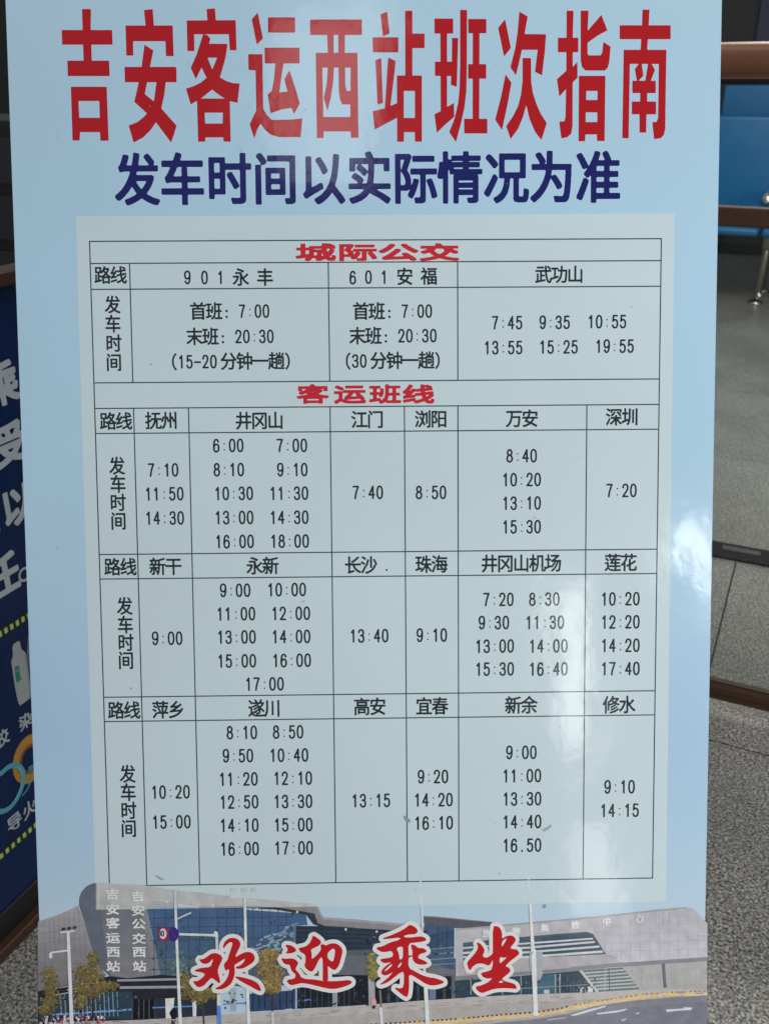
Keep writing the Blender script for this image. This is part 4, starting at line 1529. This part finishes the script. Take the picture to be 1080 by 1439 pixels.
# ------------------------------------------------------------------ big red title, outlines at 7.2 per pixel
TITLE = [
    (80, [([(255, 20), (335, 18), (347, 30), (343, 230), (350, 400), (355, 545), (272, 545), (266, 380), (262, 230)], []),
          ([(50, 232), (560, 232), (565, 380), (55, 380)], []), ([(108, 542), (530, 542), (535, 698), (112, 698)], []),
          ([(143, 806), (505, 806), (525, 1352), (442, 1352), (437, 1265), (236, 1265), (232, 1350), (160, 1350)], [[(220, 950), (430, 950), (435, 1120), (228, 1120)]])]),
    (165, [([(270, 30), (358, 20), (370, 190), (287, 190)], []),
           ([(83, 186), (560, 186), (570, 496), (492, 496), (487, 345), (160, 345), (162, 490), (92, 490)], []),
           ([(275, 380), (365, 440), (330, 605), (300, 770), (278, 880), (365, 950), (450, 1030), (600, 1200), (545, 1372), (480, 1285), (390, 1165), (300, 1075), (172, 958), (215, 770), (247, 600)], []),
           ([(73, 605), (597, 605), (600, 760), (77, 760)], []),
           ([(397, 755), (490, 755), (475, 890), (445, 1025), (400, 1150), (340, 1240), (260, 1320), (165, 1370), (115, 1198), (200, 1165), (270, 1110), (330, 1040), (372, 940)], [])]),
    (250, [([(290, 20), (375, 12), (385, 140), (300, 140)], []),
           ([(90, 135), (585, 132), (593, 437), (525, 437), (515, 275), (165, 275), (167, 445), (97, 445)], []),
           ([(255, 275), (300, 285), (330, 320), (315, 370), (502, 372), (485, 500), (455, 610), (425, 710), (490, 748), (560, 770), (625, 772), (603, 970), (520, 950), (440, 905), (345, 835), (240, 920), (180, 955), (130, 985), (82, 825), (160, 800), (230, 765), (290, 715), (240, 610), (182, 730), (130, 615), (190, 480)], [[(300, 512), (398, 512), (348, 632)]]),
           ([(193, 925), (525, 925), (535, 1362), (462, 1362), (460, 1318), (278, 1318), (277, 1362), (205, 1362)], [[(272, 1068), (455, 1068), (453, 1178), (276, 1178)]])]),
    (340, [([(98, 122), (160, 55), (212, 318), (150, 380)], []), ([(262, 103), (537, 103), (537, 258), (264, 258)], []), ([(228, 410), (582, 410), (582, 570), (232, 570)], []),
           ([(338, 565), (420, 565), (400, 700), (378, 862), (460, 855), (428, 730), (480, 640), (540, 820), (585, 975), (525, 1085), (500, 1020), (400, 1035), (290, 1075), (260, 885), (300, 850), (320, 750)], []),
           ([(63, 476), (207, 476), (215, 1025), (245, 1085), (300, 1140), (420, 1140), (530, 1135), (610, 1125), (593, 1315), (370, 1315), (290, 1290), (230, 1240), (190, 1180), (155, 1235), (125, 1330), (78, 1185), (145, 1045), (137, 640), (66, 636)], [])]),
    (425, [([(75, 125), (600, 125), (600, 282), (77, 282)], []), ([(250, 275), (315, 275), (315, 470), (255, 470)], []), ([(360, 275), (428, 275), (428, 470), (362, 470)], []),
           ([(133, 462), (555, 462), (565, 1322), (490, 1322), (486, 1258), (214, 1258), (212, 1325), (145, 1325)], [[(200, 612), (486, 612), (483, 1112), (210, 1112)]]),
           ([(255, 605), (318, 605), (310, 760), (285, 920), (252, 1050), (215, 920), (240, 800), (250, 700)], []),
           ([(363, 605), (430, 605), (433, 800), (448, 848), (490, 848), (490, 985), (400, 985), (378, 930), (367, 850)], [])]),
    (515, [([(140, 75), (207, 45), (232, 265), (165, 298)], []), ([(60, 305), (320, 305), (320, 458), (62, 458)], []), ([(88, 538), (147, 515), (165, 970), (110, 988)], []),
           ([(217, 508), (293, 545), (270, 760), (240, 1000), (310, 970), (312, 1118), (200, 1175), (82, 1240), (60, 1052), (183, 1025), (200, 760)], []),
           ([(388, 38), (455, 36), (462, 45), (462, 700), (390, 700)], []), ([(450, 268), (585, 268), (585, 415), (450, 415)], []),
           ([(305, 692), (558, 692), (558, 1362), (488, 1362), (486, 1265), (378, 1265), (376, 1362), (308, 1362)], [[(375, 848), (487, 848), (487, 1122), (375, 1122)]])]),
    (600, [([(72, 116), (262, 116), (262, 268), (74, 268)], []), ([(132, 260), (200, 260), (200, 1060), (136, 1060)], []), ([(77, 552), (255, 552), (255, 697), (78, 697)], []),
           ([(72, 1085), (140, 1050), (200, 1010), (270, 970), (273, 1110), (180, 1190), (97, 1272)], []), ([(250, 312), (312, 312), (305, 600), (298, 808), (238, 785), (248, 600)], []),
           ([(332, 28), (395, 28), (402, 40), (400, 600), (395, 850), (375, 1020), (340, 1180), (290, 1365), (222, 1265), (275, 1130), (310, 980), (325, 850), (332, 600)], []),
           ([(413, 120), (597, 120), (597, 264), (415, 264)], []), ([(460, 255), (528, 255), (525, 1135), (458, 1135)], []), ([(413, 577), (595, 577), (595, 724), (413, 724)], []), ([(372, 1130), (607, 1130), (607, 1278), (374, 1278)], [])]),
    (690, [([(68, 212), (138, 122), (197, 412), (128, 500)], []), ([(143, 680), (203, 765), (160, 1000), (107, 1245), (38, 1138), (95, 920)], []),
           ([(282, 45), (367, 95), (335, 272), (553, 275), (540, 450), (512, 690), (440, 655), (468, 432), (308, 432), (280, 560), (248, 690), (192, 610), (240, 420), (265, 250)], []),
           ([(315, 515), (400, 515), (403, 760), (420, 870), (455, 980), (500, 1080), (560, 1175), (505, 1345), (440, 1260), (385, 1130), (352, 990), (320, 1110), (270, 1230), (195, 1335), (150, 1205), (220, 1100), (270, 1000), (300, 880), (315, 740)], [])]),
    (775, [([(148, 36), (210, 36), (218, 45), (210, 300), (210, 600), (208, 1200), (195, 1280), (150, 1318), (95, 1328), (73, 1160), (125, 1155), (137, 1110), (145, 640)], []),
           ([(60, 310), (266, 310), (266, 457), (60, 457)], []), ([(50, 730), (145, 645), (210, 605), (257, 555), (258, 715), (145, 825), (75, 905)], []),
           ([(290, 36), (360, 36), (370, 45), (360, 240), (500, 78), (560, 235), (460, 290), (360, 360), (360, 470), (370, 488), (490, 488), (508, 460), (520, 350), (592, 400), (580, 550), (565, 610), (535, 642), (340, 642), (305, 610), (290, 540)], []),
           ([(272, 695), (540, 695), (532, 1355), (455, 1355), (453, 1288), (338, 1288), (334, 1357), (268, 1357)], [[(347, 848), (460, 848), (460, 940), (345, 940)], [(342, 1065), (458, 1065), (458, 1163), (340, 1163)]])]),
    (860, [([(303, 25), (373, 25), (365, 190), (350, 440), (283, 440), (298, 190)], []), ([(72, 184), (587, 184), (587, 325), (72, 325)], []),
           ([(113, 432), (545, 432), (540, 700), (533, 1230), (520, 1290), (490, 1325), (420, 1337), (402, 1165), (445, 1160), (460, 1120), (468, 575), (175, 575), (163, 1327), (98, 1327)], []),
           ([(225, 625), (270, 570), (295, 570), (312, 695), (262, 745), (245, 745)], []), ([(360, 565), (395, 575), (430, 635), (385, 750), (330, 750)], []),
           ([(200, 745), (437, 745), (437, 870), (200, 870)], []), ([(280, 860), (350, 860), (350, 960), (343, 1085), (340, 1270), (273, 1270), (272, 1085), (278, 960)], []), ([(195, 955), (440, 955), (440, 1085), (195, 1085)], [])]),
]
I = Ink()
red = ink((156, 14, 24))
for x0, parts in TITLE:
    V, Fc = traced(parts, 6.0)
    I.mesh(on(x0 + V[:, 0] / 7.2, 10 + V[:, 1] / 7.2), Fc, ZTXT + 6e-6, red)
I.build('title_lettering', M_PRINT, tb)

# ------------------------------------------------------------------ brushed slogan with its white surround
SLOGAN = [
    (255, 1300, 8.308, [
        ([(205, 395), (250, 400), (300, 370), (350, 330), (410, 325), (460, 350), (480, 385), (465, 420), (440, 470), (420, 530), (440, 600), (455, 685), (400, 640), (350, 605), (300, 660), (250, 710), (195, 722), (160, 690), (135, 650), (190, 655), (240, 620), (285, 570), (240, 545), (145, 535), (190, 510), (250, 495), (340, 490), (365, 430), (375, 380), (345, 412), (315, 440), (270, 450), (230, 430)], []),
        ([(490, 275), (490, 230), (510, 190), (550, 155), (600, 146), (650, 158), (680, 190), (690, 225), (670, 270), (640, 330), (620, 380), (680, 345), (730, 320), (780, 310), (830, 325), (857, 370), (850, 410), (820, 440), (760, 480), (700, 507), (640, 502), (632, 488), (690, 470), (730, 430), (750, 380), (700, 410), (650, 440), (612, 462), (625, 540), (610, 610), (580, 680), (520, 725), (460, 747), (385, 742), (450, 710), (500, 670), (540, 610), (560, 550), (555, 500), (520, 532), (505, 500), (497, 450), (540, 410), (555, 350), (580, 280), (605, 195), (560, 195), (520, 230)], []),
        ([(620, 598), (700, 605), (780, 625), (860, 655), (905, 695), (935, 770), (880, 752), (800, 705), (710, 660), (650, 620)], [])]),
    (385, 1300, 8.308, [
        ([(128, 228), (190, 232), (240, 260), (262, 295), (220, 320), (133, 330), (165, 290), (155, 260)], []),
        ([(86, 380), (130, 395), (200, 385), (250, 400), (284, 440), (260, 480), (245, 515), (290, 560), (325, 625), (480, 635), (560, 650), (650, 655), (780, 650), (880, 638), (912, 665), (870, 695), (780, 725), (690, 742), (600, 730), (500, 705), (400, 680), (320, 670), (260, 685), (190, 700), (140, 640), (240, 625), (255, 590), (250, 565), (210, 535), (190, 480), (185, 455), (140, 455), (105, 430)], []),
        ([(452, 118), (500, 145), (553, 190), (530, 230), (480, 255), (425, 280), (440, 340), (435, 405), (500, 350), (555, 285), (540, 225), (580, 222), (600, 240), (650, 215), (710, 210), (760, 232), (802, 290), (780, 380), (755, 470), (710, 524), (670, 505), (622, 462), (628, 560), (628, 660), (568, 660), (572, 540), (568, 355), (520, 400), (490, 470), (450, 538), (405, 530), (352, 475), (370, 430), (370, 340), (310, 310), (282, 266), (350, 255), (400, 230), (440, 170)], [[(620, 330), (650, 290), (690, 265), (717, 285), (710, 350), (690, 430), (655, 415), (622, 380)]])]),
    (510, 1290, 8.308, [
        ([(538, 76), (590, 95), (625, 125), (637, 160), (600, 185), (540, 185), (468, 203), (480, 225), (560, 228), (640, 215), (700, 216), (742, 250), (700, 270), (620, 280), (525, 290), (527, 420), (525, 440), (565, 432), (565, 447), (525, 455), (525, 580), (600, 620), (680, 665), (760, 690), (860, 705), (955, 745), (880, 775), (800, 784), (730, 765), (650, 710), (530, 640), (535, 760), (530, 850), (515, 922), (470, 900), (420, 860), (360, 808), (440, 825), (475, 800), (480, 615), (420, 640), (360, 690), (280, 750), (185, 780), (240, 740), (310, 680), (378, 590), (320, 645), (250, 670), (208, 640), (230, 590), (290, 540), (345, 508), (300, 515), (240, 525), (190, 482), (260, 470), (330, 460), (355, 430), (335, 375), (250, 395), (200, 385), (145, 346), (230, 330), (310, 285), (440, 250), (425, 220), (330, 235), (208, 243), (300, 210), (400, 170), (500, 115)],
         [[(380, 345), (462, 322), (468, 380), (465, 470), (422, 492), (415, 410)], [(388, 582), (440, 508), (457, 520), (430, 572)], [(243, 612), (330, 526), (347, 545), (290, 602), (240, 627)]]),
        ([(560, 306), (600, 315), (640, 350), (700, 350), (744, 378), (720, 400), (660, 415), (640, 440), (640, 470), (700, 490), (755, 522), (720, 540), (640, 538), (595, 510), (573, 460), (580, 390), (563, 340)], [])]),
    (640, 1285, 9.0, [
        ([(468, 148), (520, 146), (560, 173), (582, 230), (580, 312), (620, 280), (690, 260), (742, 283), (757, 325), (720, 375), (680, 425), (720, 438), (772, 440), (804, 490), (760, 530), (690, 580), (615, 655), (670, 668), (690, 710), (660, 745), (600, 790), (575, 820), (640, 850), (710, 865), (755, 888), (770, 938), (700, 930), (600, 925), (480, 935), (400, 965), (330, 992), (280, 965), (243, 912), (330, 895), (420, 850), (470, 795), (400, 808), (340, 785), (313, 738), (400, 720), (468, 688), (470, 470)],
         [[(580, 332), (650, 286), (630, 340), (575, 424)], [(552, 526), (600, 545), (658, 528), (600, 585), (550, 628)], [(526, 862), (575, 823), (610, 862)]]),
        ([(262, 347), (310, 370), (345, 410), (364, 460), (332, 520), (370, 550), (430, 530), (478, 478), (470, 560), (420, 650), (350, 615), (270, 615), (215, 650), (176, 708), (150, 650), (143, 600), (200, 540), (260, 470), (285, 410)], [])]),
]
Iw, Ir = Ink(), Ink()
wcol, rcol = ink((206, 218, 226)), ink((172, 22, 30))
for x0, y0, s, parts in SLOGAN:
    V, Fc = traced(parts, 7.0, 49.0, 1)
    Iw.mesh(on(x0 + V[:, 0] / s, y0 + V[:, 1] / s), Fc, ZSLOGAN, wcol)
    V, Fc = traced(parts, 5.0, 3.0, 1)
    Ir.mesh(on(x0 + V[:, 0] / s, y0 + V[:, 1] / s), Fc, ZSLOGAN + 1e-5, rcol)
Iw.build('slogan_surround', M_PRINT, tb)
Ir.build('slogan_lettering', M_PRINT, tb)

# scuffs and specks on the film
I = Ink()
for pts, c in (([(567, 1146), (571, 1147), (577, 1153), (575, 1156), (569, 1152)], (127, 139, 146)), ([(762, 1166), (768, 1163), (775, 1158), (773, 1163), (764, 1168)], (142, 155, 161)),
               ([(218, 1229), (224, 1231), (232, 1236), (226, 1236)], (143, 156, 162)), ([(422, 846), (430, 843), (427, 846)], (148, 161, 169)), ([(184, 966), (186, 966), (186, 968), (184, 968)], (142, 148, 156)),
               ([(762, 1273), (766, 1270), (767, 1275), (763, 1276)], (129, 143, 154)), ([(212, 511), (214, 511), (214, 513), (212, 513)], (142, 154, 157)),
               ([(700, 1225), (703, 1228), (701, 1228)], (135, 149, 154))):
    q_ = on([p[0] for p in pts], [p[1] for p in pts])
    I.poly([tuple(p) for p in q_], ZSLOGAN + 2e-5, ink(c))
for _ in range(60):
    x, y = rnd.uniform(70, 980), rnd.uniform(20, 1420)
    r = rnd.uniform(.3, .8)
    q_ = on([x - r, x + r, x + r * .6, x - r * .8], [y - r, y - r * .6, y + r, y + r * .7])
    I.poly([tuple(p) for p in q_], ZSLOGAN + 2e-5, ink(rnd.choice([(135, 150, 159), (148, 160, 169), (96, 100, 108)])))
I.build('scuff_marks', M_PRINT, tb)['kind'] = 'stuff'

# ------------------------------------------------------------------ legs that hold the board up
def board_to_world(x, y, z):
    return np.array(tb.matrix_world @ Vector((x, y, z)))


for s in (-1, 1):
    a = board_to_world(s * 0.33, BOT + 0.30, -0.020)
    b = board_to_world(s * 0.33, BOT, -0.020)
    d = b - a
    e = b + d * (b[2] / -d[2]) * 0.995
    bm = bmesh.new()
    inv = tb.matrix_world.inverted()
    tube(bm, [inv @ Vector(a), inv @ Vector(b), inv @ Vector(e)], 0.009)
    bobj('support_leg', bm, M_BLACK, tb, True)
    t_ = board_to_world(s * 0.30, 0.45, -0.02)
    foot = np.array([t_[0], t_[1] + 0.18, 0.012])
    bm = bmesh.new()
    tube(bm, [inv @ Vector(t_), inv @ Vector(foot)], 0.009)
    bobj('rear_strut', bm, M_BLACK, tb, True)

# ------------------------------------------------------------------ bright gaps of the entrance that mirror in the film
def mirror_lamp(name, px, py, dist, w, h, power, col=(1, 1, 1)):
    p = on(px, py)
    wp = np.array(tb.matrix_world @ Vector((p[0], p[1], 0)))
    n = -(CAMM @ BN)
    d = wp - C0
    d /= np.linalg.norm(d)
    r = d - 2 * (d @ n) * n
    loc = wp + r * dist
    o = area(name, tuple(loc), tuple(wp), w, h, power, col)
    return o


mirror_lamp('door_gap', 798, 945, 3.2, 0.14, 0.80, 3.5)
mirror_lamp('door_glass', 838, 1215, 3.2, 0.24, 0.40, 1.3)
mirror_lamp('side_window', 994, 780, 3.2, 0.12, 0.36, 2.4)
mirror_lamp('high_window', 462, 130, 3.4, 0.44, 0.70, 2.3)
